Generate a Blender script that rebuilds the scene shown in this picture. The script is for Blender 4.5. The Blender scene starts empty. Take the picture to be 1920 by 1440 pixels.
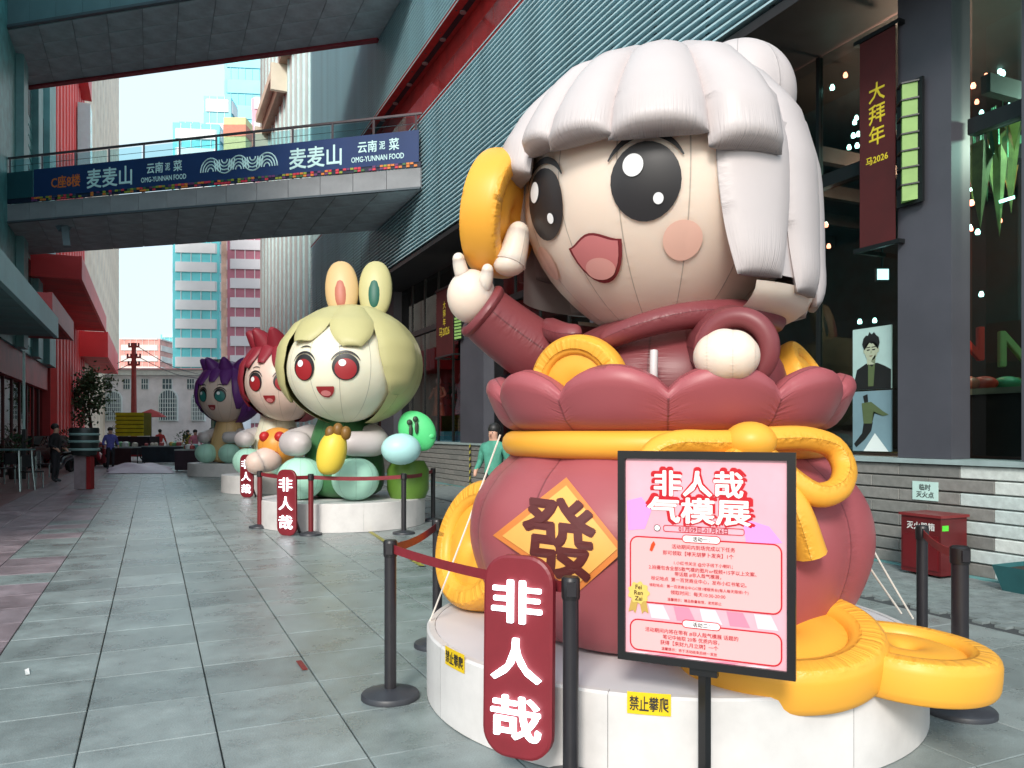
import bpy, bmesh, math, random
from mathutils import Vector, Matrix
random.seed(7)
R = math.radians
pi = math.pi
sc = bpy.context.scene
COL = sc.collection

# ------------------------------------------------------------------ camera
H = 1.6
F = 1480.0
TH = R(24.5)
CT, ST = math.cos(TH), math.sin(TH)
cam = bpy.data.cameras.new('camera')
cam.sensor_width = 36.0
cam.lens = 36.0 * F / 1920.0
cam.shift_y = 90.0 / 1920.0
cam.clip_start = 0.05
cam.clip_end = 2000
camo = bpy.data.objects.new('camera', cam)
COL.objects.link(camo)
camo.location = (0, 0, H)
camo.rotation_euler = (R(90), 0, -TH)
sc.camera = camo

# ------------------------------------------------------------------ light
SUN_EL, SUN_AZ = R(34), R(217)        # azimuth clockwise from the street direction (+Y)
w = bpy.data.worlds.new('World')
sc.world = w
w.use_nodes = True
nt = w.node_tree
sky = nt.nodes.new('ShaderNodeTexSky')
sky.sky_type = 'NISHITA'
sky.sun_disc = False
sky.sun_elevation = SUN_EL
sky.sun_rotation = SUN_AZ
sky.air_density = 1.0
sky.dust_density = 3.0
sky.ozone_density = 1.0
bgn = nt.nodes['Background']
bgn.inputs['Strength'].default_value = 0.15
tcw = nt.nodes.new('ShaderNodeTexCoord'); cln = nt.nodes.new('ShaderNodeTexNoise')
cln.inputs['Scale'].default_value = 1.6; cln.inputs['Detail'].default_value = 6
crw = nt.nodes.new('ShaderNodeValToRGB'); crw.color_ramp.elements[0].position = 0.30; crw.color_ramp.elements[0].color = (0.45, 0.45, 0.45, 1); crw.color_ramp.elements[1].position = 0.62; crw.color_ramp.elements[1].color = (0.96, 0.96, 0.96, 1)
mxw = nt.nodes.new('ShaderNodeMix'); mxw.data_type = 'RGBA'
nt.links.new(tcw.outputs['Generated'], cln.inputs['Vector']); nt.links.new(cln.outputs['Fac'], crw.inputs['Fac']); nt.links.new(crw.outputs['Color'], mxw.inputs['Factor'])
nt.links.new(sky.outputs[0], mxw.inputs['A']); mxw.inputs['B'].default_value = (2.9, 3.6, 3.95, 1)
nt.links.new(mxw.outputs['Result'], bgn.inputs['Color'])
sun = bpy.data.lights.new('sun', 'SUN')
sun.energy = 1.5
sun.angle = R(14)
sun.color = (1.0, 0.95, 0.88)
suno = bpy.data.objects.new('sun', sun)
COL.objects.link(suno)
d_ = Vector((math.sin(SUN_AZ) * math.cos(SUN_EL), math.cos(SUN_AZ) * math.cos(SUN_EL), math.sin(SUN_EL)))
suno.rotation_euler = d_.to_track_quat('Z', 'Y').to_euler()
suno.location = (0, 0, 60)
vs = sc.view_settings
vs.view_transform = 'Standard'
vs.look = 'None'
vs.exposure = 1.02
vs.gamma = 1.0
vs.use_curve_mapping = False

# ------------------------------------------------------------------ helpers: where things stand
def P(px, py, z):
    "world point seen at a pixel of the 1920x1440 photograph, z metres along the camera axis"
    r = (px - 960) / F * z
    return Vector((r * CT + z * ST, -r * ST + z * CT, H + (810 - py) / F * z))
def G(px, z):
    p = P(px, 810, z)
    return Vector((p.x, p.y, 0))
def Yx(px, X):
    "Y of the point with street offset X seen in column px"
    q = (px - 960) / F
    return (X * CT - q * X * ST) / (q * CT + ST)
def srgb(r, g, b):
    f = lambda c: (c / 255 / 12.92) if c / 255 <= 0.04045 else ((c / 255 + 0.055) / 1.055) ** 2.4
    return (f(r), f(g), f(b), 1)

# ------------------------------------------------------------------ materials
MATS = {}
def mat(name, c, rough=0.6, var=0.12, vscale=3.0, bump=0.0, bscale=40.0, metal=0.0, spec=0.5, coat=0.0, emit=None, es=1.0, c2=None, seam=0.0, sss=0.0, detail=6.0, rvar=0.0, stone=0.0):
    if name in MATS: return MATS[name]
    m = bpy.data.materials.new(name)
    m.use_nodes = True
    t = m.node_tree
    b = t.nodes['Principled BSDF']
    N = t.nodes.new; L = t.links.new
    b.inputs['Roughness'].default_value = rough
    b.inputs['Metallic'].default_value = metal
    b.inputs['Specular IOR Level'].default_value = spec
    b.inputs['Coat Weight'].default_value = coat
    b.inputs['Coat Roughness'].default_value = 0.15
    if sss > 0:
        b.inputs['Subsurface Weight'].default_value = sss; b.inputs['Subsurface Radius'].default_value = (1.0, 0.75, 0.6); b.inputs['Subsurface Scale'].default_value = 0.16
    c = tuple(c[:3]) + (1,)
    tc = N('ShaderNodeTexCoord')
    if var > 0:
        no = N('ShaderNodeTexNoise'); no.inputs['Scale'].default_value = vscale; no.inputs['Detail'].default_value = detail; no.inputs['Roughness'].default_value = 0.62
        L(tc.outputs['Object'], no.inputs['Vector'])
        cr = N('ShaderNodeValToRGB')
        lo = c2 if c2 else tuple(x * (1 - var) for x in c[:3]) + (1,)
        hi = c if c2 else tuple(min(1, x * (1 + var)) for x in c[:3]) + (1,)
        cr.color_ramp.elements[0].position = 0.32; cr.color_ramp.elements[0].color = tuple(lo[:3]) + (1,)
        cr.color_ramp.elements[1].position = 0.68; cr.color_ramp.elements[1].color = hi
        L(no.outputs['Fac'], cr.inputs['Fac']); L(cr.outputs['Color'], b.inputs['Base Color'])
        if rvar > 0:
            mr = N('ShaderNodeMapRange'); mr.inputs['From Min'].default_value = 0.3; mr.inputs['From Max'].default_value = 0.7
            mr.inputs['To Min'].default_value = max(0.02, rough - rvar); mr.inputs['To Max'].default_value = min(1, rough + rvar)
            L(no.outputs['Fac'], mr.inputs['Value']); L(mr.outputs['Result'], b.inputs['Roughness'])
    else:
        b.inputs['Base Color'].default_value = c
    if stone > 0:
        ge = N('ShaderNodeNewGeometry'); oi = N('ShaderNodeObjectInfo')
        src = cr.outputs['Color']; L(ge.outputs['Position'], no.inputs['Vector'])
        for scale, lo_, hi_, det in ((140, 1 - stone, 1 + stone * .7, 2), (0.55, 1 - stone * 1.1, 1 + stone * .5, 8), (7.0, 1 - stone * .5, 1 + stone * .3, 6)):
            nn_ = N('ShaderNodeTexNoise'); nn_.inputs['Scale'].default_value = scale; nn_.inputs['Detail'].default_value = det; nn_.inputs['Roughness'].default_value = 0.65
            L(ge.outputs['Position'], nn_.inputs['Vector'])
            mr_ = N('ShaderNodeMapRange'); mr_.inputs['From Min'].default_value = 0.32; mr_.inputs['From Max'].default_value = 0.68; mr_.inputs['To Min'].default_value = lo_; mr_.inputs['To Max'].default_value = hi_
            L(nn_.outputs['Fac'], mr_.inputs['Value'])
            vm = N('ShaderNodeVectorMath'); vm.operation = 'SCALE'; L(src, vm.inputs[0]); L(mr_.outputs['Result'], vm.inputs['Scale']); src = vm.outputs[0]
        mr_ = N('ShaderNodeMapRange'); mr_.inputs['To Min'].default_value = 0.86; mr_.inputs['To Max'].default_value = 1.13; L(oi.outputs['Random'], mr_.inputs['Value'])
        vm = N('ShaderNodeVectorMath'); vm.operation = 'SCALE'; L(src, vm.inputs[0]); L(mr_.outputs['Result'], vm.inputs['Scale'])
        L(vm.outputs[0], b.inputs['Base Color'])
    last = None
    if bump > 0:
        n2 = N('ShaderNodeTexNoise'); n2.inputs['Scale'].default_value = bscale; n2.inputs['Detail'].default_value = 5
        L(tc.outputs['Object'], n2.inputs['Vector'])
        bp = N('ShaderNodeBump'); bp.inputs['Strength'].default_value = bump; bp.inputs['Distance'].default_value = 0.02
        L(n2.outputs['Fac'], bp.inputs['Height']); last = bp
    if seam > 0:
        at = N('ShaderNodeAttribute'); at.attribute_name = 'seam'
        sp = N('ShaderNodeSeparateXYZ'); L(at.outputs['Vector'], sp.inputs[0])
        m1 = N('ShaderNodeMath'); m1.operation = 'MULTIPLY'; L(sp.outputs['Y'], m1.inputs[0]); m1.inputs[1].default_value = 26
        m2 = N('ShaderNodeMath'); m2.operation = 'MULTIPLY'; L(sp.outputs['X'], m2.inputs[0]); m2.inputs[1].default_value = 1.6
        cb = N('ShaderNodeCombineXYZ'); L(m1.outputs[0], cb.inputs[0]); L(m2.outputs[0], cb.inputs[1]); L(sp.outputs['Z'], cb.inputs[2])
        lt = N('ShaderNodeMapRange'); lt.inputs['From Min'].default_value = 0.012; lt.inputs['From Max'].default_value = 0.05; lt.inputs['To Min'].default_value = 0.55; lt.inputs['To Max'].default_value = 1.0
        L(sp.outputs['X'], lt.inputs['Value'])
        vm = N('ShaderNodeVectorMath'); vm.operation = 'SCALE'; L(lt.outputs['Result'], vm.inputs['Scale'])
        if b.inputs['Base Color'].is_linked: L(b.inputs['Base Color'].links[0].from_socket, vm.inputs[0])
        else: vm.inputs[0].default_value = c[:3]
        L(vm.outputs[0], b.inputs['Base Color']); m['seamed'] = 1
        n3 = N('ShaderNodeTexNoise'); n3.inputs['Scale'].default_value = 1.0; n3.inputs['Detail'].default_value = 2
        L(cb.outputs[0], n3.inputs['Vector'])
        m3 = N('ShaderNodeMath'); m3.operation = 'SUBTRACT'; m3.inputs[0].default_value = 1.0; m3.use_clamp = True; L(sp.outputs['X'], m3.inputs[1])
        m4 = N('ShaderNodeMath'); m4.operation = 'POWER'; L(m3.outputs[0], m4.inputs[0]); m4.inputs[1].default_value = 2.2
        m5 = N('ShaderNodeMath'); m5.operation = 'MULTIPLY'; L(m4.outputs[0], m5.inputs[0]); L(n3.outputs['Fac'], m5.inputs[1])
        b2 = N('ShaderNodeBump'); b2.inputs['Strength'].default_value = 0.75; b2.inputs['Distance'].default_value = seam
        L(m5.outputs[0], b2.inputs['Height'])
        if last: L(last.outputs['Normal'], b2.inputs['Normal'])
        last = b2
    if last: L(last.outputs['Normal'], b.inputs['Normal'])
    if emit:
        b.inputs['Emission Color'].default_value = tuple(emit[:3]) + (1,)
        b.inputs['Emission Strength'].default_value = es
    MATS[name] = m
    return m
def glass_mat(name, tint, gloss=0.06, rough=0.02):
    if name in MATS: return MATS[name]
    m = bpy.data.materials.new(name); m.use_nodes = True
    t = m.node_tree; t.nodes.clear(); N = t.nodes.new; L = t.links.new
    o = N('ShaderNodeOutputMaterial'); mx = N('ShaderNodeMixShader'); tr = N('ShaderNodeBsdfTransparent'); gl = N('ShaderNodeBsdfGlossy'); lw = N('ShaderNodeFresnel')
    tr.inputs[0].default_value = tuple(tint) + (1,); gl.inputs['Roughness'].default_value = rough
    lw.inputs[0].default_value = 1.45
    ge = N('ShaderNodeNewGeometry'); iv = N('ShaderNodeMath'); iv.operation = 'SUBTRACT'; iv.inputs[0].default_value = 1.0; L(ge.outputs['Backfacing'], iv.inputs[1])
    mu = N('ShaderNodeMath'); mu.operation = 'MULTIPLY'; L(lw.outputs[0], mu.inputs[0]); L(iv.outputs[0], mu.inputs[1]); L(mu.outputs[0], mx.inputs[0]); L(tr.outputs[0], mx.inputs[1]); L(gl.outputs[0], mx.inputs[2]); L(mx.outputs[0], o.inputs[0])
    MATS[name] = m
    return m

# ------------------------------------------------------------------ objects
WM = {}
def setp(o, label=None, cat=None, group=None, kind=None):
    if label: o['label'] = label
    if cat: o['category'] = cat
    if group: o['group'] = group
    if kind: o['kind'] = kind
    return o
def thing(name, label, cat, loc, rz=0.0, group=None):
    o = bpy.data.objects.new(name, None); COL.objects.link(o)
    o.location = loc; o.rotation_euler = (0, 0, rz); o.empty_display_size = 0.2
    WM[o.name] = Matrix.Translation(Vector(loc)) @ Matrix.Rotation(rz, 4, 'Z')
    return setp(o, label, cat, group)
class MB:
    def __init__(s): s.v = []; s.f = []; s.m = []; s.seam = {}
    def add(s, vs, fs, mi=0):
        o = len(s.v); s.v += [Vector(x) for x in vs]
        for f in fs: s.f.append([i + o for i in f]); s.m.append(mi)
        return s
    def box(s, x0, x1, y0, y1, z0, z1, mi=0, bottom=True):
        vs = [(x0, y0, z0), (x1, y0, z0), (x1, y1, z0), (x0, y1, z0), (x0, y0, z1), (x1, y0, z1), (x1, y1, z1), (x0, y1, z1)]
        fs = [(4, 5, 6, 7), (0, 1, 5, 4), (1, 2, 6, 5), (2, 3, 7, 6), (3, 0, 4, 7)]
        if bottom: fs.append((3, 2, 1, 0))
        return s.add(vs, fs, mi)
    def obox(s, c, ax, ay, az, mi=0):
        "box from centre and three half-axis vectors"
        c, ax, ay, az = Vector(c), Vector(ax), Vector(ay), Vector(az)
        vs = [c - ax - ay - az, c + ax - ay - az, c + ax + ay - az, c - ax + ay - az, c - ax - ay + az, c + ax - ay + az, c + ax + ay + az, c - ax + ay + az]
        return s.add(vs, [(4, 5, 6, 7), (0, 1, 5, 4), (1, 2, 6, 5), (2, 3, 7, 6), (3, 0, 4, 7), (3, 2, 1, 0)], mi)
    def bar(s, a, b, t1, t2=None, up=(0, 0, 1), mi=0):
        a, b = Vector(a), Vector(b); t2 = t2 or t1
        d = b - a; n = d.normalized(); u = Vector(up)
        if abs(n.dot(u)) > 0.98: u = Vector((1, 0, 0))
        r = n.cross(u).normalized(); u = r.cross(n).normalized()
        return s.obox((a + b) / 2, d / 2, r * t1 / 2, u * t2 / 2, mi)
    def cyl(s, c, r, z0, z1, n=24, r1=None, mi=0, cap=True):
        return s.lathe([(r, z0), (r1 if r1 is not None else r, z1)], c, n, mi, cap)
    def lathe(s, prof, c=(0, 0, 0), n=32, mi=0, cap=True):
        c = Vector(c); vs = []
        for r, z in prof:
            for i in range(n):
                a = 2 * pi * i / n; vs.append((c.x + r * math.cos(a), c.y + r * math.sin(a), c.z + z))
        fs = []
        for j in range(len(prof) - 1):
            for i in range(n):
                fs.append((j * n + i, j * n + (i + 1) % n, (j + 1) * n + (i + 1) % n, (j + 1) * n + i))
        if cap:
            fs.append(tuple(range(n))[::-1]); fs.append(tuple((len(prof) - 1) * n + i for i in range(n)))
        return s.add(vs, fs, mi)
    def grid(s, fn, nu, nv, cu=False, cv=False, seam=None, mi=0):
        o = len(s.v); vs = []; U = nu if cu else nu + 1; W = nv if cv else nv + 1
        for j in range(W):
            for i in range(U):
                u, v = i / nu, j / nv
                vs.append(fn(u, v))
                if seam: s.seam[o + j * U + i] = seam(u, v)
        fs = []
        for j in range(nv):
            for i in range(nu):
                a, b = i, (i + 1) % U; c, d = j, (j + 1) % W
                fs.append((c * U + a, c * U + b, d * U + b, d * U + a))
        return s.add(vs, fs, mi)
    def ell(s, c, rx, ry, rz, n=20, m=12, mi=0, rot=None):
        c = Vector(c)
        def fn(u, v):
            a = 2 * pi * u; e = -pi / 2 + pi * v
            p = Vector((rx * math.cos(e) * math.cos(a), ry * math.cos(e) * math.sin(a), rz * math.sin(e)))
            return c + (rot @ p if rot else p)
        return s.grid(fn, n, m, cu=True, mi=mi)
    def sweep(s, pts, rad, n=10, mi=0, closed=False, smooth=4, seam=False, flat=1.0):
        pts = [Vector(p) for p in pts]
        if smooth > 1: pts = catmull(pts, smooth, closed)
        k = len(pts); vs = []; nr = None; L = 0
        o = len(s.v)
        for i, p in enumerate(pts):
            if closed: t = (pts[(i + 1) % k] - pts[i - 1]).normalized()
            else: t = (pts[min(i + 1, k - 1)] - pts[max(i - 1, 0)]).normalized()
            if nr is None:
                nr = t.cross(Vector((0, 0, 1)))
                if nr.length < 0.05: nr = t.cross(Vector((1, 0, 0)))
                nr.normalize()
            nr = (nr - t * nr.dot(t)).normalized(); bn = t.cross(nr)
            if i: L += (p - pts[i - 1]).length
            r = rad(i / max(1, k - 1)) if callable(rad) else rad
            for q in range(n):
                a = 2 * pi * q / n
                vs.append(p + nr * math.cos(a) * r + bn * math.sin(a) * r * flat)
                if seam: s.seam[o + i * n + q] = (abs(math.sin(a)) * 1.3, L * 1.2, 0)
        fs = []
        for i in range(k if closed else k - 1):
            for q in range(n):
                fs.append((i * n + q, i * n + (q + 1) % n, ((i + 1) % k) * n + (q + 1) % n, ((i + 1) % k) * n + q))
        if not closed:
            fs.append(tuple(range(n))[::-1]); fs.append(tuple((k - 1) * n + q for q in range(n)))
        return s.add(vs, fs, mi)
    def mesh(s, name, mats, inv=None, smooth=False):
        me = bpy.data.meshes.new(name)
        vs = [inv @ v for v in s.v] if inv else s.v
        me.from_pydata([tuple(v) for v in vs], [], s.f)
        mats = mats if isinstance(mats, (list, tuple)) else [mats]
        for m in mats: me.materials.append(m)
        if len(mats) > 1: me.polygons.foreach_set('material_index', s.m)
        if s.seam or any(m.get('seamed') for m in mats):
            at = me.attributes.new('seam', 'FLOAT_VECTOR', 'POINT')
            fl = []
            for i in range(len(s.v)): fl += list(s.seam.get(i, (1, 0, 0)))
            at.data.foreach_set('vector', fl)
        bm = bmesh.new(); bm.from_mesh(me); bmesh.ops.recalc_face_normals(bm, faces=bm.faces)
        bm.to_mesh(me); bm.free()
        if smooth:
            me.polygons.foreach_set('use_smooth', [True] * len(me.polygons))
            me.set_sharp_from_angle(angle=R(smooth if smooth is not True else 50))
        me.update()
        return me
    def build(s, name, mats, parent=None, smooth=False):
        inv = WM[parent.name].inverted() if parent is not None else None
        o = bpy.data.objects.new(name, s.mesh(name, mats, inv, smooth)); COL.objects.link(o)
        WM[o.name] = WM[parent.name] if parent is not None else Matrix.Identity(4)
        if parent is not None: o.parent = parent
        return o
def piece(name, mesh, parent, loc, rz=0.0, scale=None):
    o = bpy.data.objects.new(name, mesh); COL.objects.link(o); o.parent = parent
    o.location = WM[parent.name].inverted() @ Vector(loc)
    if rz: o.rotation_euler = (0, 0, rz)
    if scale: o.scale = scale
    WM[o.name] = WM[parent.name] @ Matrix.Translation(o.location)
    return o
def catmull(pts, k, closed=False):
    out = []; n = len(pts)
    for i in range(n if closed else n - 1):
        if closed: p0, p1, p2, p3 = pts[i - 1], pts[i], pts[(i + 1) % n], pts[(i + 2) % n]
        else: p0, p1, p2, p3 = pts[max(i - 1, 0)], pts[i], pts[i + 1], pts[min(i + 2, n - 1)]
        for j in range(k):
            t = j / k
            out.append(0.5 * ((2 * p1) + (p2 - p0) * t + (2 * p0 - 5 * p1 + 4 * p2 - p3) * t * t + (3 * p1 - p0 - 3 * p2 + p3) * t ** 3))
    if not closed: out.append(pts[-1])
    return out
def lerp(a, b, t): return a + (b - a) * t
def interp(tab, x):
    if x <= tab[0][0]: return tab[0][1]
    for (a, b), (c, d) in zip(tab, tab[1:]):
        if x <= c: return b + (d - b) * (x - a) / (c - a)
    return tab[-1][1]

# ------------------------------------------------------------------ lettering (font outlines turned to meshes once, up front)
GL = {}
STR = []
def want(s, off=0.0, ext=0.0, res=2): STR.append((s, 0.0, ext, res))
def make_text():
    obs = []
    for key in dict.fromkeys(STR):
        s, off, ext, res = key
        cu = bpy.data.curves.new('t', 'FONT'); cu.body = s; cu.size = 1.0; cu.extrude = ext; cu.resolution_u = res
        o = bpy.data.objects.new('t', cu); COL.objects.link(o); obs.append((key, o))
    dg = bpy.context.evaluated_depsgraph_get()
    for key, o in obs:
        me = o.evaluated_get(dg).to_mesh()
        vs = [v.co.copy() for v in me.vertices]; fs = [list(p.vertices) for p in me.polygons]
        o.evaluated_get(dg).to_mesh_clear()
        if vs:
            x0 = min(v.x for v in vs); x1 = max(v.x for v in vs); y0 = min(v.y for v in vs); y1 = max(v.y for v in vs)
        else: x0 = x1 = y0 = y1 = 0
        GL[key] = (vs, fs, (x0, x1, y0, y1))
    for key, o in obs:
        cu = o.data; bpy.data.objects.remove(o); bpy.data.curves.remove(cu)
def text(s, fn, off=0.0, ext=0.0, res=2, mb=None):
    "fn(a, b, c): a, b in 0..1 over the text's box, c = depth in em; off > 0 emboldens by stacking shifted copies"
    vs, fs, (x0, x1, y0, y1) = GL[(s, 0.0, ext, res)]
    mb = mb or MB()
    w_, h_ = max(x1 - x0, 1e-6), max(y1 - y0, 1e-6)
    k = 0 if off <= 0 else (4 if off < 0.016 else (8 if off < 0.05 else 14))
    sh = [(0, 0)] + [(off * math.cos(2 * pi * i / k + .4), off * math.sin(2 * pi * i / k + .4)) for i in range(k)]
    for i, (dx, dy) in enumerate(sh):
        mb.add([fn((v.x + dx - x0) / w_, (v.y + dy - y0) / h_, v.z - 0.0025 * i) for v in vs], fs)
    return mb
def flat_text(s, o, r, u, n, width=None, height=None, align=0.5, off=0.0, ext=0.0, res=2, mb=None):
    "o = centre-left/centre/right anchor of the line, r/u/n unit vectors"
    x0, x1, y0, y1 = GL[(s, 0.0, ext, res)][2]
    asp = (x1 - x0) / max(1e-6, y1 - y0)
    if height is None: height = width / asp
    if width is None: width = height * asp
    em = height / max(1e-6, y1 - y0)
    return text(s, lambda a, b, c: o + r * ((a - align) * width) + u * ((b - 0.5) * height) + n * (c * em), off, ext, res, mb)

# ------------------------------------------------------------------ texts used
for s_ in ['麦麦山', '云南', '菜', '泥', 'OMG-YUNNAN FOOD', 'C座8楼', '大', '拜', '年', '马2026', '临时', '灭火点', '灭火器箱', 'N', 'O', '禁止攀爬', '禁', '止', '攀', '爬']:
    want(s_, 0.018)
want('發', 0.028, 0, 3)
for s_ in '非人哉': want(s_, 0.03, 0.03, 3)
TITLE = ['非人哉', '气模展']
for s_ in TITLE: want(s_, 0.03); want(s_, 0.085)
LINES1 = [('活动期间内到场完成以下任务', 0.50, 0.445, 0.021), ('即可领取【哮天胡萝卜发夹】1个', 0.47, 0.476, 0.021),
          ('1.小红书关注 @分子线下小喇叭；', 0.50, 0.522, 0.020), ('2.拍摄包含全部5款气模的图片or视频+15字以上文案、', 0.49, 0.548, 0.020),
          ('带话题 #非人哉气模展，', 0.47, 0.573, 0.020), ('标记地点  第一百货商业中心，发布小红书笔记。', 0.47, 0.600, 0.020),
          ('领取地点：第一百货商业中心C馆1楼服务台(每人每天限领1个)', 0.47, 0.634, 0.018), ('领取时间：每天10:30-20:00', 0.47, 0.660, 0.020),
          ('温馨提示：赠品数量有限，发完即止', 0.45, 0.694, 0.015)]
LINES2 = [('活动期间内将在带有 #非人哉气模展 话题的', 0.43, 0.845, 0.021), ('笔记中抽取 20条 优质内容，', 0.43, 0.872, 0.021),
          ('获得【来财九月立牌】一个', 0.42, 0.899, 0.021), ('温馨提示：将于活动结束后统一发放', 0.42, 0.928, 0.015)]
for l in LINES1 + LINES2: want(l[0], 0.012)
for s_ in ['01月09日-01月26日', '活动一：', '活动二：', '© 2025 FENZ, Inc. All rights reserved.', 'Fei', 'Ren', 'Zai']: want(s_, 0.015)
make_text()
Z = Vector((0, 0, 1))

# ------------------------------------------------------------------ ground
ground = MB().box(-400, 400, -60, 700, -0.6, -0.02).build('ground', mat('joint_bed', srgb(62, 66, 68), 0.9, 0.2))
setp(ground, 'dark bed of the paved street between the buildings', 'ground', kind='structure')
SL = [mat('slab_stone_%d' % i, c, 0.31, 0.20, 2.2, 0.15, 90, spec=0.55, rvar=0.10, stone=0.17) for i, c in enumerate([(0.232, 0.272, 0.268), (0.252, 0.292, 0.288), (0.216, 0.256, 0.254)])]
SLR = [mat('slab_red_%d' % i, c, 0.45, 0.2, 2.2, 0.12, 90, spec=0.5, rvar=0.1, stone=0.26) for i, c in enumerate([(0.23, 0.115, 0.115), (0.26, 0.14, 0.138), (0.2, 0.10, 0.10)])]  # reddish tone puts the shaded area along the left shops into the slab colour
SLM = [mat('slab_mauve_%d' % i, c, 0.4, 0.2, 2.2, 0.12, 90, spec=0.5, rvar=0.1, stone=0.26) for i, c in enumerate([(0.27, 0.21, 0.23), (0.29, 0.23, 0.25), (0.25, 0.2, 0.22)])]
TW = 0.655
def slab_mesh(m, k):
    b = MB(); g = 0.004; e = 0.004
    x0, x1, y0, y1 = g, TW - g, g, TW - g
    vs = [(x0, y0, -0.02), (x1, y0, -0.02), (x1, y1, -0.02), (x0, y1, -0.02), (x0, y0, -e), (x1, y0, -e), (x1, y1, -e), (x0, y1, -e),
          (x0 + e, y0 + e, 0), (x1 - e, y0 + e, 0), (x1 - e, y1 - e, 0), (x0 + e, y1 - e, 0)]
    fs = [(8, 9, 10, 11)]
    for a in range(4):
        c = (a + 1) % 4; fs += [(a, c, c + 4, a + 4), (a + 4, c + 4, c + 8, a + 8)]
    return b.add(vs, fs).mesh('paving_slab', m)
slabm = {0: [slab_mesh(m, i) for i, m in enumerate(SL)], 1: [slab_mesh(m, i) for i, m in enumerate(SLM)], 2: [slab_mesh(m, i) for i, m in enumerate(SLR)]}
cells = []
for ix in range(-9, 10):
    for iy in range(0, 120):
        x = -0.34 + ix * TW; y = 1.2 + iy * TW
        if x < -5 or x + TW > 6.35: continue
        cx, cy = x + TW / 2, y + TW / 2
        f_ = cx * ST + cy * CT; r_ = cx * CT - cy * ST
        px = 960 + F * r_ / max(f_, 0.1); py = 810 + F * H / max(f_, 0.1)
        cells.append((f_, x, y, (f_ > 2.6 and -260 < px < 2150 and py < 1640), 2 if ix < -4 else (1 if ix < -2 or (ix == -2 and random.random() < 0.5) else 0)))
cells.sort()
n_ = 0
far = [MB(), MB(), MB()]
for f_, x, y, vis, tone in cells:
    if vis and n_ < 300:
        piece('paving_slab', random.choice(slabm[tone]), ground, (x, y, random.uniform(-0.001, 0.001))); n_ += 1
    else:
        b = far[tone]; g = 0.004
        b.box(x + g, x + TW - g, y + g, y + TW - g, -0.02, random.uniform(-0.001, 0.001), bottom=False)
for b, ms in zip(far, (SL, SLM, SLR)):
    setp(b.build('paving_slab', ms[0], ground), kind='stuff')
# strip of small setts along the granite wall
b = MB(); random.seed(3)
for j in range(0, 130):
    for i in range(9):
        x = 6.35 + i * 0.2; y = 2.0 + j * 0.1
        o_ = 0.1 if j % 2 else 0
        b.box(x + o_ + 0.004, x + o_ + 0.196, y + 0.004, y + 0.096, -0.02, random.uniform(-0.003, 0.003), bottom=False)
b.box(6.35, 8.15, 15.05, 45, -0.02, 0.0, bottom=False)
setp(b.build('paving_sett', mat('sett', srgb(122, 132, 132), 0.7, 0.25, 6, 0.2, 60), ground), kind='stuff')
MB().box(8.17, 8.26, 1.5, 45, -0.02, 0.012).build('drain_strip', mat('drain', srgb(96, 150, 150), 0.5, 0.2), ground)

# ------------------------------------------------------------------ granite wall of blocks
WX = 8.28
wall = thing('granite_wall', 'low grey granite block wall running under the dark shop windows on the right', 'wall', (WX, 4, 0))
MB().box(WX + 0.05, WX + 0.5, 1.5, 40, 0, 1.2).build('wall_core', mat('wall_joint', srgb(60, 66, 66), 0.9, 0.1), wall)
gm = [mat('granite_%d' % i, srgb(*c), 0.65, 0.14, 14, 0.15, 80, detail=9) for i, c in enumerate([(124, 124, 120), (130, 129, 125), (119, 120, 117)])]
gl_ = [mat('granite_light_%d' % i, srgb(*c), 0.6, 0.14, 14, 0.15, 80, detail=9) for i, c in enumerate([(205, 212, 208), (190, 202, 200)])]
def block_mesh(m, L):
    e = 0.008; b = MB(); h = 0.15; t = 0.06
    vs = [(0.06, 0, 0), (0.06, L, 0), (0.06, L, h), (0.06, 0, h), (e, 0.002, 0.004), (e, L - 0.002, 0.004), (e, L - 0.002, h - 0.012), (e, 0.002, h - 0.012),
          (0, e, e + 0.004), (0, L - e, e + 0.004), (0, L - e, h - 0.02), (0, e, h - 0.02)]
    fs = [(8, 9, 10, 11)]
    for a in range(4):
        c = (a + 1) % 4; fs += [(a, c, c + 4, a + 4), (a + 4, c + 4, c + 8, a + 8)]
    return b.add(vs, fs).mesh('stone_block', m)
BL = 0.8
bmesh_ = [block_mesh(m, BL) for m in gm]
bml = [block_mesh(m, BL) for m in gl_]
bfar = MB()
for k in range(8):
    y = 2.4 + (0.4 if k % 2 else 0)
    i = 0
    while y < 38:
        if y < 26: piece('stone_block', random.choice(bml if 4.3 < y + 0.4 < 5.75 else bmesh_), wall, (WX + random.uniform(0, 0.004), y, 0.0 + k * 0.1535))
        else: bfar.box(WX, WX + 0.06, y + 0.004, y + BL - 0.004, k * 0.1535, k * 0.1535 + 0.145)
        y += BL
setp(bfar.build('stone_block', gm[0], wall), kind='stuff')
MB().box(WX - 0.04, WX + 0.62, 1.5, 40, 1.228, 1.285).build('coping', mat('coping', srgb(150, 168, 168), 0.5, 0.15), wall)

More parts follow.
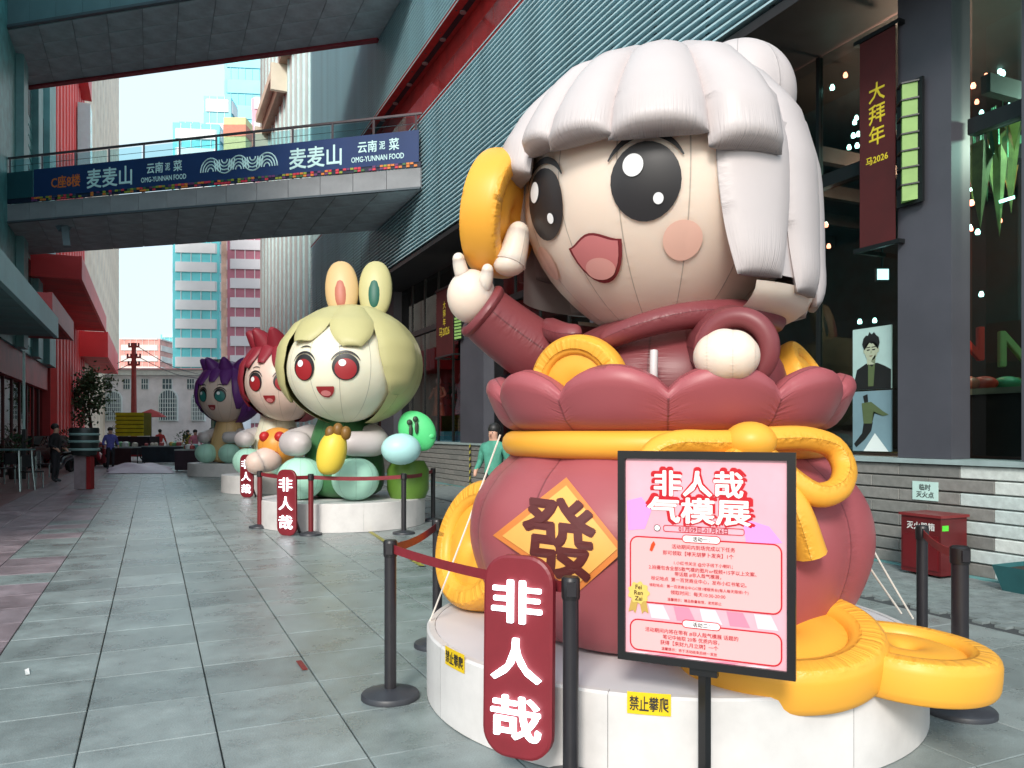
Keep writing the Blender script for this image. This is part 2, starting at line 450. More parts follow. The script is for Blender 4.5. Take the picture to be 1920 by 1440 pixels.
# notice on the wall
nt_y = Yx(1736, WX)
sg = thing('wall_notice', 'pale paper notice with black characters taped to the granite wall', 'notice', (WX - 0.01, nt_y, 0.9))
y0, y1 = Yx(1760, WX), Yx(1712, WX)
zc_ = WX * ST + nt_y * CT
hz0, hz1 = H + (810 - 938) / F * zc_, H + (810 - 903) / F * zc_
MB().box(WX - 0.012, WX - 0.004, y0, y1, hz0, hz1).build('sheet', mat('paper_green', srgb(190, 222, 215), 0.7, 0.06), sg)
rr = Vector((0, -1, 0)); nn = Vector((-1, 0, 0))
for s_, f_ in (('临时', 0.70), ('灭火点', 0.30)):
    flat_text(s_, Vector((WX - 0.0145, (y0 + y1) / 2, lerp(hz0, hz1, f_))), rr, Z, nn, height=(hz1 - hz0) * 0.33, off=0.018).build('lettering', mat('ink', (0.02, 0.02, 0.02), 0.6, 0), sg)
# fire extinguisher box
fx = thing('extinguisher_box', 'dark red fire extinguisher cabinet standing against the granite wall', 'cabinet', (7.9, Yx(1725, 7.9), 0))
ya, yb = Yx(1764, 7.78), Yx(1690, 7.78)
MB().box(7.78, 8.2, ya, yb, 0.03, 0.66).build('cabinet', mat('box_red', srgb(92, 22, 26), 0.4, 0.15, 5), fx)
MB().box(7.76, 8.22, ya - 0.02, yb + 0.02, 0.66, 0.69).build('lid', mat('box_red_lid', srgb(120, 40, 42), 0.4, 0.1), fx)
MB().box(7.768, 7.78, lerp(ya, yb, 0.06), lerp(ya, yb, 0.49), 0.08, 0.46).box(7.768, 7.78, lerp(ya, yb, 0.51), lerp(ya, yb, 0.94), 0.08, 0.46).build('door', mat('box_red_door', srgb(100, 20, 26), 0.35, 0.1), fx)
flat_text('灭火器箱', Vector((7.776, (ya + yb) / 2, 0.555)), rr, Z, nn, width=(yb - ya) * 0.7, off=0.018).build('lettering', mat('white_ink', (0.7, 0.7, 0.68), 0.6, 0), fx)
MB().box(7.8, 7.9, ya - 0.004, ya - 0.001, 0.52, 0.58).build('sticker', mat('sticker_green', srgb(90, 220, 60), 0.5, 0), fx)
# planter trough at the right edge
tr = thing('planter_trough', 'dark teal trough at the foot of the pale stone pier at right', 'planter', (7.9, 4.9, 0))
b = MB(); b.add([(7.72, 4.0, 0.26), (8.22, 4.0, 0.26), (8.22, 5.25, 0.26), (7.72, 5.25, 0.26), (7.8, 4.06, 0.0), (8.16, 4.06, 0.0), (8.16, 5.19, 0.0), (7.8, 5.19, 0.0)], [(0, 1, 5, 4), (1, 2, 6, 5), (2, 3, 7, 6), (3, 0, 4, 7), (4, 5, 6, 7)])
b.build('trough', mat('trough', srgb(40, 92, 96), 0.5, 0.15), tr)
MB().box(7.75, 8.19, 4.03, 5.22, 0.19, 0.22).build('soil', mat('soil', (0.03, 0.025, 0.02), 0.95, 0.3, 20), tr)

# ------------------------------------------------------------------ mall building on the right
FX = 7.2
mall = thing('mall_building', 'dark shopping mall with a louvred upper facade and tall glazed shopfront on the right', 'building', (8, 15, 0))
slatm = MB()
slatm.add([(0, 0, 0), (0.17, 0, 0.05), (0.17, 0, 0.065), (0, 0, 0.03), (0, 39, 0), (0.17, 39, 0.05), (0.17, 39, 0.065), (0, 39, 0.03)],
          [(0, 1, 2, 3), (4, 5, 6, 7), (0, 3, 7, 4), (0, 4, 5, 1), (3, 2, 6, 7), (1, 5, 6, 2)])
sm = slatm.mesh('louver_slat', mat('louver', srgb(186, 218, 226), 0.35, 0.12, 1.2, metal=0.1))
z = 7.1
hs = []
while z < 24.0:
    if not (10.95 < z < 12.75): hs.append(z)
    z += 0.118
for z in hs: piece('louver_slat', sm, mall, (FX, 1.2, z))
mul = MB().box(0, 0.05, 0, 0.05, 0, 3.9).mesh('mullion', mat('mullion', srgb(70, 86, 92), 0.5, 0.1, metal=0.4))
mul2 = MB().box(0, 0.05, 0, 0.05, 0, 11.4).mesh('mullion', mat('mullion', (0, 0, 0)))
for k in range(30):
    y = 1.4 + k * 1.3
    piece('mullion', mul, mall, (FX + 0.1, y, 7.08)); piece('mullion', mul2, mall, (FX + 0.1, y, 12.75))
dk = mat('dark_panel', srgb(30, 42, 50), 0.6, 0.2, 0.8)
MB().box(FX + 0.24, FX + 0.4, 1.2, 40.2, 7.0, 10.95).build('backing_wall', dk, mall)
MB().box(FX + 0.24, FX + 0.4, 1.2, 40.2, 12.75, 24.2).build('backing_wall', dk, mall)
MB().box(FX + 0.05, 8.9, 1.2, 40.2, 6.92, 7.05).build('soffit', mat('soffit_dark', srgb(44, 42, 44), 0.5, 0.2), mall)
redd = mat('gallery_red', srgb(190, 44, 44), 0.6, 0.25, 1.5)
MB().box(7.75, 7.9, 1.2, 40.2, 10.9, 12.9).build('gallery_wall', redd, mall)
MB().box(FX + 0.02, 9.4, 1.2, 40.2, 10.8, 10.94).build('gallery_floor', mat('gallery_floor', srgb(150, 50, 50), 0.6, 0.2), mall)
MB().box(FX + 0.02, 9.4, 1.2, 40.2, 12.76, 12.9).build('gallery_ceiling', mat('gallery_ceil', srgb(170, 50, 48), 0.6, 0.2), mall)
rail_g = glass_mat('rail_glass', (0.75, 0.9, 0.92))
gp = MB().box(0, 0.012, 0, 1.26, 0, 0.62).mesh('glass_panel', rail_g)
for k in range(30): piece('glass_panel', gp, mall, (FX + 0.06, 1.42 + k * 1.3, 10.96))
lampm = MB().lathe([(0.09, 0), (0.09, 0.03)], n=12).mesh('ceiling_lamp', mat('lamp_disc', (0.3, 0.3, 0.3), 0.4, 0))
for k in range(24): piece('ceiling_lamp', lampm, mall, (7.5, 2 + k * 1.6, 12.72))
# shopfront
pil = mat('pillar_cladding', srgb(74, 75, 83), 0.5, 0.12, 1.0)
for (ya, yb) in ((3.9, 5.32), (6.12, 6.83), (13.0, 14.3), (20.1, 21.9), (29.0, 30.8), (37, 39)):
    MB().box(WX + 0.02, WX + 0.34, ya, yb, 1.29, 6.91).build('pillar', pil, mall)
gx = WX + 0.32
sg_ = glass_mat('shop_glass', (0.62, 0.74, 0.74))
frame = mat('shop_frame', srgb(26, 30, 32), 0.4, 0.1, metal=0.3)
for (ya, yb) in ((5.33, 6.11), (6.84, 12.99), (14.31, 20.09), (21.91, 28.99), (30.81, 36.9)):
    n = max(1, round((yb - ya) / 1.55)); d = (yb - ya) / n
    for i in range(n):
        for (h0, h1) in ((1.33, 5.0), (5.2, 6.9)):
            MB().box(gx, gx + 0.015, ya + i * d + 0.03, ya + (i + 1) * d - 0.03, h0, h1).build('glass_pane', sg_, mall)
        MB().box(gx - 0.03, gx + 0.05, ya + i * d - 0.028, ya + i * d + 0.028, 1.3, 6.9).build('window_mullion', frame, mall)
    MB().box(gx - 0.08, gx + 0.06, ya + 0.03, yb - 0.03, 5.01, 5.19).build('transom', frame, mall)
MB().box(WX + 0.62, 13.5, 1.0, 40.3, 1.0, 1.27).build('shop_floor', mat('shop_floor', srgb(60, 58, 56), 0.4, 0.2), mall)
MB().box(13.5, 13.8, 1.0, 40.3, 1.0, 24).build('shop_back_wall', mat('shop_back', srgb(62, 34, 30), 0.7, 0.35, 0.5, c2=srgb(28, 44, 42)), mall)
MB().box(8.9, 13.5, 1.0, 40.3, 6.93, 7.05).build('shop_ceiling', mat('shop_ceiling', srgb(42, 38, 36), 0.7, 0.2), mall)
MB().box(FX + 0.4, 13.8, 1.2, 40.2, 24.2, 24.6).build('roof', dk, mall)
MB().box(8.4, 13.5, 40.2, 40.4, 1.0, 24).build('end_wall', dk, mall)
MB().box(8.4, 13.5, 0.8, 1.0, 0, 24).build('end_wall', dk, mall)
beam = MB().box(8.95, 13.4, 0, 0.12, 0, 0.22).mesh('ceiling_beam', mat('beam', srgb(70, 62, 58), 0.6, 0.2))
for k in range(14): piece('ceiling_beam', beam, mall, (0, 2.2 + k * 1.3, 5.6 + 0.0))
# small spot lamps that glow inside the shop
spot = MB().lathe([(0.028, 0), (0.034, 0.03), (0.018, 0.07)], n=10).mesh('spot_lamp', mat('spot_glow', (0.8, 1, 0.9), 0.4, 0, emit=(0.55, 1.0, 0.85), es=5))
spot_r = MB().lathe([(0.028, 0), (0.034, 0.03), (0.018, 0.07)], n=10).mesh('spot_lamp', mat('spot_glow_red', (1, 0.5, 0.4), 0.4, 0, emit=(1.0, 0.22, 0.12), es=5))
for (px, py, z, r) in ((1812, 148, 10.5, 0), (1880, 142, 10.2, 0), (1852, 175, 10.4, 0), (1790, 200, 10.6, 0), (1825, 165, 10.6, 1), (1795, 152, 10.3, 1), (1800, 265, 10.6, 0), (1812, 282, 10.8, 0),
                    (1600, 258, 12, 0), (1592, 280, 12.2, 0), (1770, 177, 10.7, 1), (1742, 175, 10.8, 1), (1822, 385, 10.2, 1), (1640, 605, 12, 0), (1612, 607, 12, 0), (1840, 556, 11, 0)):
    p = P(px, py, z); piece('spot_lamp', spot_r if r else spot, mall, p)
for i, (lx, ly, en, cc) in enumerate(((10.3, 5.6, 150, (0.75, 1.0, 0.8)), (10.4, 8.3, 110, (1.0, 0.5, 0.35)), (10.6, 21, 140, (1.0, 0.6, 0.5)))):
    lo = bpy.data.lights.new('shop_ceiling_light', 'POINT'); lo.energy = en; lo.color = cc; lo.shadow_soft_size = 0.15
    lq = bpy.data.objects.new('shop_ceiling_light', lo); COL.objects.link(lq); lq.location = (lx, ly, 5.5)
for (a, b_) in (((1797, 362), (1825, 354)), ((1876, 378), (1900, 370)), ((1790, 385), (1815, 380))):
    MB().bar(P(a[0], a[1], 10), P(b_[0], b_[1], 10.2), 0.035).build('light_tube', mat('tube_glow', (0.8, 1, 0.9), 0.4, 0, emit=(0.5, 1.0, 0.85), es=4), mall)

# shop contents
cone = mat('paper_cone', srgb(112, 124, 70), 0.7, 0.3, 6)
cone2 = mat('paper_cone_red', srgb(150, 62, 44), 0.7, 0.3, 6)
for i, (px, py0, py1, wpx, z, m) in enumerate(((1832, 285, 430, 52, 9.8, cone), (1868, 290, 445, 36, 10.2, cone), (1772, 300, 425, 46, 11.0, cone2), (1890, 250, 400, 40, 11, cone), (1800, 262, 395, 22, 10.6, cone2))):
    t = P(px, py0, z); e = P(px + 6, py1, z); w_ = wpx / F * z / 2
    tt = thing('hanging_cone', ['wide olive paper cone hanging by rods in the right shop window', 'narrow olive paper cone hanging beside the wide one', 'red paper cone hanging deeper in the shop beside the pillar', 'olive paper cone hanging highest, at the right edge', 'slim red paper cone hanging behind the wide olive cone'][i], 'decoration', t, 0, 'paper cones hung in the shop window')
    b = MB(); k = 5; vs = [(t.x + w_ * math.cos(2 * pi * j / k + 0.4), t.y + w_ * math.sin(2 * pi * j / k + 0.4), t.z + (0.1 if j % 2 else -0.05)) for j in range(k)] + [tuple(e)]
    b.add(vs, [tuple(range(k))] + [(j, (j + 1) % k, k) for j in range(k)]); b.build('cone', m, tt)
    for j in range(0, k, 2):
        MB().bar(vs[j], (vs[j][0], vs[j][1], 5.6), 0.014).build('rod', mat('rod', srgb(120, 190, 150), 0.4, 0), tt)
random.seed(31)
pcol = [mat('pennant_%d' % i, srgb(*c), 0.7, 0.25, 6) for i, c in enumerate([(150, 40, 34), (120, 132, 60), (176, 60, 40), (70, 110, 70), (168, 130, 60)])]
pn = ['red', 'olive', 'orange red', 'green', 'ochre']
for i in range(26):
    px = random.uniform(1786, 1900); py0 = random.uniform(205, 330); z = random.uniform(9.6, 12.2); L_ = random.uniform(0.25, 0.8); w_ = random.uniform(0.06, 0.16); ci = random.randrange(5)
    t = P(px, py0, z); tt = thing('hanging_pennant', '%s %s paper pennant hanging in the right shop window' % ('long' if L_ > .5 else 'short', pn[ci]) + (' high' if py0 < 250 else (' low' if py0 > 295 else '')) + (' near the pillar' if px < 1825 else (' at the right edge' if px > 1865 else '')), 'decoration', t, 0, '%s %s paper pennants in the shop window' % ('long' if L_ > .5 else 'short', pn[ci]))
    a_ = random.uniform(0, pi); dx, dy = math.cos(a_) * w_, math.sin(a_) * w_
    b = MB(); b.add([(t.x - dx, t.y - dy, t.z), (t.x + dx, t.y + dy, t.z), (t.x + .3 * dy, t.y - .3 * dx, t.z - L_), (t.x - dy * .5, t.y + dx * .5, t.z - .04)], [(0, 1, 2), (1, 3, 2), (3, 0, 2), (0, 3, 1)]); b.build('pennant', pcol[ci], tt)
    MB().bar(t, t + Z * max(.2, 5.55 - t.z), 0.01).build('rod', mat('rod', (0, 0, 0)), tt)
for k in range(18):
    p = P(random.uniform(1785, 1902), random.uniform(120, 470), random.uniform(10, 12.8)); piece('spot_lamp', spot_r if k % 2 else spot, mall, p)
for k in range(10):
    p = P(random.uniform(1545, 1610), random.uniform(60, 480), random.uniform(11, 13)); piece('spot_lamp', spot_r if k % 3 == 0 else spot, mall, p)
# letters on the back wall of the shop
for i, (s_, px, py, hp, c) in enumerate((('N', 1902, 655, 64, srgb(120, 150, 96)), ('O', 1904, 735, 52, srgb(96, 130, 84)), ('N', 1812, 645, 60, srgb(190, 48, 36)))):
    o = P(px, py, 10.6); hh = hp / F * 10.6
    mbx = flat_text(s_, o, Vector((CT, -ST, 0)), Z, Vector((-ST, -CT, 0)), height=hh, off=0.018)
    ob = mbx.build('shop_letter', mat('letter_%d' % i, c, 0.5, 0))
    sol = ob.modifiers.new('s', 'SOLIDIFY'); sol.thickness = 0.06
    setp(ob, ['olive letter N standing on the shop counter at the right edge', 'olive letter O standing below the olive N', 'red letter N deeper inside the right shop'][i], 'letter')
ct = thing('shop_counter', 'shop counter with goods on top seen through the right window', 'counter', P(1860, 810, 10.2).to_tuple()[:2] + (1.27,))
c0 = P(1850, 810, 9.9)
MB().box(c0.x - 0.5, c0.x + 1.6, c0.y - 0.9, c0.y + 0.7, 1.27, 2.05).build('cabinet', mat('counter_body', srgb(50, 34, 30), 0.5, 0.2), ct)
MB().box(c0.x - 0.55, c0.x + 1.65, c0.y - 0.95, c0.y + 0.75, 2.05, 2.12).build('counter_top', mat('counter_top', srgb(140, 120, 100), 0.4, 0.2), ct)
for i, (px, py, c) in enumerate(((1845, 735, srgb(190, 60, 46)), (1888, 742, srgb(70, 150, 110)), (1812, 740, srgb(150, 80, 60)))):
    p = P(px, py, 9.9)
    ob = MB().ell((p.x, p.y, 2.21), 0.16, 0.16, 0.09, 14, 8).build('goods_parcel', mat('goods_%d' % i, c, 0.5, 0.2), None, True)
    setp(ob, ['red parcel on the shop counter', 'green parcel at the right end of the shop counter', 'brown parcel at the left end of the shop counter'][i], 'parcel')

# posters behind the glass
def poster(px0, px1, py0, py1, X, kind, label):
    y0, y1 = Yx(px1, X), Yx(px0, X); zc = X * ST + (y0 + y1) / 2 * CT
    z0, z1 = H + (810 - py1) / F * zc, H + (810 - py0) / F * zc
    t = thing('poster', label, 'poster', (X, (y0 + y1) / 2, z0))
    def at(a, b, k): return (X - 0.012 - 0.002 * k, lerp(y1, y0, a), lerp(z0, z1, b))
    MB().box(X - 0.01, X + 0.01, y0, y1, z0, z1).build('panel', mat('poster_' + kind, srgb(175, 205, 200) if kind == 'portrait' else srgb(120, 150, 160), 0.4, 0.18, 0.8), t)
    def poly(pts, name, m, k):
        cx = sum(p[0] for p in pts) / len(pts); cy = sum(p[1] for p in pts) / len(pts)
        b = MB(); b.add([at(cx, cy, k)] + [at(p[0], p[1], k) for p in pts], [(0, 1 + i, 1 + (i + 1) % len(pts)) for i in range(len(pts))]); return b.build(name, m, t)
    dark = mat('print_black', srgb(28, 30, 32), 0.4, 0.1); skin = mat('print_skin', srgb(176, 186, 160), 0.4, 0.1); mid = mat('print_olive', srgb(88, 104, 70), 0.4, 0.1)
    asp = (z1 - z0) / (y1 - y0)
    if kind == 'portrait':
        poly([(0.0, 0), (1, 0), (1, 0.30), (0.85, 0.36), (0.66, 0.42), (0.36, 0.42), (0.12, 0.33)], 'jacket_print', dark, 1)
        poly([(0.42, 0.05), (0.56, 0.05), (0.6, 0.42), (0.52, 0.36), (0.42, 0.42)], 'shirt_print', mid, 2)
        poly([(0.4, 0.4), (0.6, 0.4), (0.62, 0.52), (0.38, 0.52)], 'neck_print', skin, 2)
        poly([(0.5, 0.45), (0.6, 0.4), (0.62, 0.56), (0.54, 0.5)], 'neck_shade_print', mat('print_shade', srgb(120, 132, 108), 0.4, 0.1), 3)
        for sx in (0.325, 0.675): poly([(sx + 0.03 * math.cos(a), 0.63 + 0.045 * math.sin(a)) for a in [2 * pi * i / 10 for i in range(10)]], 'ear_print', skin, 2)
        poly([(0.5 + 0.17 * math.cos(a), 0.63 + 0.165 * math.sin(a)) for a in [2 * pi * i / 20 for i in range(20)]], 'face_print', skin, 3)
        poly([(0.325, 0.64), (0.27, 0.74), (0.3, 0.83), (0.37, 0.88), (0.42, 0.87), (0.46, 0.93), (0.52, 0.885), (0.58, 0.92), (0.63, 0.87), (0.7, 0.83), (0.725, 0.74), (0.68, 0.64), (0.66, 0.715), (0.6, 0.75), (0.52, 0.735), (0.44, 0.76), (0.37, 0.735), (0.345, 0.69)], 'hair_print', dark, 4)
        for sx in (0.43, 0.57):
            poly([(sx - 0.045, 0.645), (sx + 0.045, 0.65), (sx + 0.03, 0.63), (sx - 0.03, 0.628)], 'eye_print', dark, 4)
            poly([(sx - 0.055, 0.685), (sx + 0.055, 0.688), (sx + 0.05, 0.675), (sx - 0.05, 0.672)], 'brow_print', dark, 4)
        poly([(0.45, 0.545), (0.55, 0.545), (0.52, 0.53), (0.48, 0.53)], 'mouth_print', mat('print_lip', srgb(120, 90, 80), 0.4, 0), 4)
        poly([(0.5, 0.64), (0.535, 0.585), (0.48, 0.582)], 'nose_print', mat('print_nose', srgb(150, 160, 134), 0.4, 0), 4)
    else:
        poly([(0.28, 0.92), (0.4, 0.95), (0.42, 0.82), (0.32, 0.8)], 'head_print', dark, 1)
        poly([(0.25, 0.8), (0.5, 0.82), (0.8, 0.66), (0.95, 0.6), (0.8, 0.58), (0.56, 0.66), (0.52, 0.46), (0.3, 0.46)], 'jacket_print', mid, 2)
        poly([(0.3, 0.48), (0.54, 0.48), (0.5, 0.34), (0.34, 0.2), (0.1, 0.06), (0.04, 0.12), (0.26, 0.3)], 'trousers_print', dark, 1)
        poly([(0.3, 0.0), (0.95, 0.0), (0.6, 0.3)], 'shape_print', mat('print_white', srgb(225, 235, 232), 0.4, 0), 3)
    return t
poster(1600, 1672, 614, 730, 8.54, 'portrait', 'tall portrait poster of a dark haired person in a dark jacket behind the shop glass')
poster(1600, 1672, 733, 846, 8.54, 'figure', 'poster of a leaping figure hung below the portrait poster')
fl = thing('flood_lamp', 'square white flood lamp hanging above the portrait poster', 'lamp', P(1654, 515, 10.4))
p = P(1654, 515, 10.4)
MB().obox(p, (0.09 * CT, -0.09 * ST, 0), (0.02 * ST, 0.02 * CT, 0), (0, 0, 0.085)).build('housing', frame, fl)
MB().obox(p - Vector((ST, CT, 0)) * 0.022, (0.075 * CT, -0.075 * ST, 0), (0.004 * ST, 0.004 * CT, 0), (0, 0, 0.07)).build('lens', mat('lens_glow', (0.8, 1, 1), 0.4, 0, emit=(0.7, 1, 0.98), es=1.6), fl)
MB().bar(p + Z * 0.08, p + Z * 0.4, 0.02).build('bracket', frame, fl)

# ------------------------------------------------------------------ hanging banners and box lanterns on the pillars
def banner(px0, px1, py0, py1, X, label, glyph_y, small=True):
    y0, y1 = Yx(px1, X), Yx(px0, X); zc = X * ST + (y0 + y1) / 2 * CT
    hh = lambda py: H + (810 - py) / F * zc
    t = thing('hanging_banner', label, 'banner', (X, (y0 + y1) / 2, hh(py1)), 0, 'long red banners hung beside the pillars')
    MB().box(X, X + 0.012, y0, y1, hh(py1), hh(py0)).build('cloth', mat('banner_cloth', srgb(70, 16, 18), 0.7, 0.2, 1.5), t)
    for py in (py0, py1):
        MB().bar((X, y0 - 0.08, hh(py)), (X, y1 + 0.08, hh(py)), 0.05).build('pole', frame, t)
    gold = mat('banner_gold', srgb(214, 196, 50), 0.45, 0.1)
    for s_, py in zip(('大', '拜', '年'), glyph_y):
        flat_text(s_, Vector((X - 0.004, (y0 + y1) / 2, hh(py))), rr, Z, nn, height=(glyph_y[1] - glyph_y[0]) / F * zc * 0.86, off=0.018).build('lettering', gold, t)
    flat_text('马2026', Vector((X - 0.004, (y0 + y1) / 2, hh(glyph_y[2] + (glyph_y[1] - glyph_y[0]) * 1.1))), rr, Z, nn, width=(y1 - y0) * 0.62, off=0.018).build('lettering', gold, t)
    for py, sgn in ((py0, 1), (py1, -1)):
        for yy in (y0 - 0.05, y1 + 0.05): MB().bar((X + 0.02, yy, hh(py)), (X + 0.5, yy, hh(py)), 0.05).build('arm', frame, t)
banner(1612, 1678, 62, 462, 8.22, 'near dark red banner with gold New Year characters beside the right pillar', (172, 213, 253))
banner(818, 849, 540, 668, 8.22, 'far dark red banner with gold characters above the mannequins', (572, 588, 604))
def lantern(px0, px1, py0, py1, X, label):
    y0, y1 = Yx(px1, X), Yx(px0, X); zc = X * ST + (y0 + y1) / 2 * CT
    z0, z1 = H + (810 - py1) / F * zc, H + (810 - py0) / F * zc
    t = thing('box_lantern', label, 'lantern', (X, (y0 + y1) / 2, z0), 0, 'stacked box lanterns on the pillars')
    n = 7; d = (z1 - z0) / n
    MB().box(X + 0.06, X + 0.1, y0 - 0.06, y1 + 0.06, z0 - 0.03, z1 + 0.03).build('back_plate', frame, t)
    lm = mat('lantern_paper', srgb(128, 160, 92), 0.6, 0.12, 4, emit=srgb(90, 150, 70), es=0.10)
    for i in range(n):
        b = MB(); a0, a1 = z0 + i * d + 0.012, z0 + (i + 1) * d - 0.012; ym = (y0 + y1) / 2
        vs = [(X + 0.06, y0, a0), (X - 0.06, ym, a0 - 0.015), (X + 0.06, y1, a0), (X + 0.06, y0, a1), (X - 0.06, ym, a1 - 0.015), (X + 0.06, y1, a1)]
        b.add(vs, [(0, 1, 4, 3), (1, 2, 5, 4), (3, 4, 5), (2, 1, 0)]); b.build('lantern_shade', lm, t)
        MB().bar((X + 0.06, y1 + 0.05, a1 + 0.012), (X - 0.07, ym, a1 - 0.003), 0.018).bar((X + 0.06, y0 - 0.02, a1 + 0.012), (X - 0.07, ym, a1 - 0.003), 0.018).build('rib', frame, t)
lantern(1683, 1714, 156, 378, 8.16, 'near stack of greenish box lanterns fixed on the right pillar')
lantern(850, 861, 594, 636, 8.16, 'far stack of box lanterns on the pillar above the mannequins')

# ------------------------------------------------------------------ footbridges
U = Vector((-0.775, 0.632, 0)).normalized()
B0 = Vector((7.2, 22.2, 0)); W5 = Vector((0, 5.2, 0))
NB = Vector((-0.632, -0.775, 0))          # out of the near face
conc = mat('bridge_concrete', srgb(140, 142, 146), 0.7, 0.18, 0.8, 0.1, 12)
conc_d = mat('bridge_soffit', srgb(200, 212, 216), 0.7, 0.3, 0.9, 0.15, 6, c2=srgb(150, 150, 156))
def prism(a, z0, z1, L=15.2, w=W5, o=0.0):
    q = [a, a + U * L, a + U * L + w, a]
    q[3] = a + w
    b = MB(); b.add([v + Z * z0 for v in q] + [v + Z * z1 for v in q], [(0, 1, 2, 3), (4, 5, 6, 7), (0, 1, 5, 4), (1, 2, 6, 5), (2, 3, 7, 6), (3, 0, 4, 7)])
    return b
def soffit_panels(par, zz, nx, ny, L=15.2):
    du = U * (L / nx); dw = W5 / ny; e = 0.009
    q = [du * e + dw * e, du * (1 - e) + dw * e, du * (1 - e) + dw * (1 - e), du * e + dw * (1 - e)]
    b = MB(); b.add([v - Z * 0.03 for v in q] + [v + Z * 0.0 for v in q], [(0, 1, 2, 3), (0, 1, 5, 4), (1, 2, 6, 5), (2, 3, 7, 6), (3, 0, 4, 7)])
    m = b.mesh('soffit_panel', conc_d)
    for i in range(nx):
        for j in range(ny): piece('soffit_panel', m, par, B0 + du * i + dw * j + Z * (zz + random.uniform(-0.006, 0)))
lb = thing('footbridge', 'lower footbridge with a navy restaurant banner along its railing', 'bridge', (1.3, 27, 8.7), 0, 'footbridges across the street')
prism(B0, 8.76, 9.36).build('deck', conc, lb)
soffit_panels(lb, 8.755, 11, 4)
n = 14
fp = MB().obox(U * (15.2 / n / 2), U * (15.2 / n / 2 - 0.008), NB * 0.03, Z * 0.29).mesh('fascia_panel', conc)
for i in range(n): piece('fascia_panel', fp, lb, B0 + U * (i * 15.2 / n) + NB * 0.035 + Z * 9.06)
MB().bar(B0 + NB * 0.1 + Z * 8.74, B0 + NB * 0.1 + U * 15.2 + Z * 8.74, 0.1, 0.06).build('drip_edge', mat('drip', srgb(80, 90, 98), 0.5, 0.1), lb)
bn = MB().bar(B0 + NB * 0.09 + Z * 9.98 + U * 0.05, B0 + NB * 0.09 + U * 13.9 + Z * 9.98, 0.02, 0.94)
bn.build('banner_panel', mat('banner_navy', srgb(22, 50, 100), 0.5, 0.12, 0.6), lb)
MB().bar(B0 + NB * 0.09 + Z * 9.98 + U * 13.95, B0 + NB * 0.09 + U * 15.2 + Z * 9.98, 0.02, 0.9).build('banner_panel', mat('banner_teal', srgb(34, 78, 88), 0.5, 0.12, 0.6), lb)
MB().bar(B0 + NB * 0.075 + Z * 9.45, B0 + NB * 0.075 + U * 15.2 + Z * 9.45, 0.02, 0.17).build('pattern_strip', mat('strip_navy', srgb(30, 36, 60), 0.5, 0.1), lb)
# pixel-pattern strip below the banner
ca = [mat('tile_%d' % i, srgb(*c), 0.5, 0) for i, c in enumerate([(214, 60, 80), (150, 160, 60), (70, 110, 70), (110, 60, 110), (220, 130, 60), (40, 60, 90)])]
b = MB(); random.seed(11)
for i in range(116):
    for j in range(2):
        if random.random() < 0.75:
            b.obox(B0 + U * (0.1 + i * 0.12 + 0.05) + NB * 0.095 + Z * (9.41 + j * 0.075), U * 0.05, NB * 0.012, Z * 0.03, random.randrange(6))
setp(b.build('pattern_tile', ca, lb), kind='stuff')
# lettering, read from the left end to the right end
def on_banner(s_, px0, px1, zc, hgt, m, off=0.018, name='lettering'):
    def tt(px):
        q = (px - 960) / F; c = B0 + NB * 0.105
        a_ = c.x * CT - c.y * ST; f_ = c.x * ST + c.y * CT; ua = U.x * CT - U.y * ST; uf = U.x * ST + U.y * CT
        return (q * f_ - a_) / (ua - q * uf)
    t0, t1 = tt(px0), tt(px1)
    return text(s_, lambda a, b_, c: B0 + NB * (0.107 + c * .3) + U * lerp(t0, t1, a) + Z * (zc + (b_ - 0.5) * hgt), off).build(name, m, lb)
wh = mat('banner_white', srgb(205, 240, 240), 0.5, 0)
for px in (163, 543): on_banner('麦麦山', px, px + (84 if px < 300 else 97), 9.95, 0.62, wh)
for px, px2 in ((275, 341), (671, 748)):
    d = (px2 - px)
    on_banner('云南', px, px + d * 0.46, 10.1, 0.34, wh); on_banner('泥', px + d * 0.52, px + d * 0.66, 10.1, 0.24, wh); on_banner('菜', px + d * 0.76, px2, 10.1, 0.34, wh)
    on_banner('OMG-YUNNAN FOOD', px - d * 0.16, px2 + d * 0.12, 9.74, 0.16, wh)
on_banner('C座8楼', 96, 150, 9.95, 0.4, mat('banner_orange', srgb(226, 120, 50), 0.5, 0))
# knotted cloud pattern: nested arcs
b = MB()
def tpx(px):
    q = (px - 960) / F; c = B0 + NB * 0.105
    a_ = c.x * CT - c.y * ST; f_ = c.x * ST + c.y * CT
    return (q * f_ - a_) / ((U.x * CT - U.y * ST) - q * (U.x * ST + U.y * CT))
ta, tb = tpx(382), tpx(514)
arcs = []
for k in range(5):
    cc = 0.1 + 0.2 * k
    for r_ in (0.04, 0.075, 0.11, 0.145):
        up = k % 2 == 0
        arcs.append([(cc + r_ * math.cos(a) , (0.25 if up else 0.75) + (1 if up else -1) * 4.2 * r_ * math.sin(a)) for a in [pi * i / 12 for i in range(13)]])
for ar in arcs:
    pts = [B0 + NB * 0.11 + U * lerp(ta, tb, x) + Z * (9.62 + 0.7 * y) for x, y in ar]
    b.sweep(pts, 0.022, 4, smooth=1)
setp(b.build('knot_pattern', wh, lb), kind='stuff')
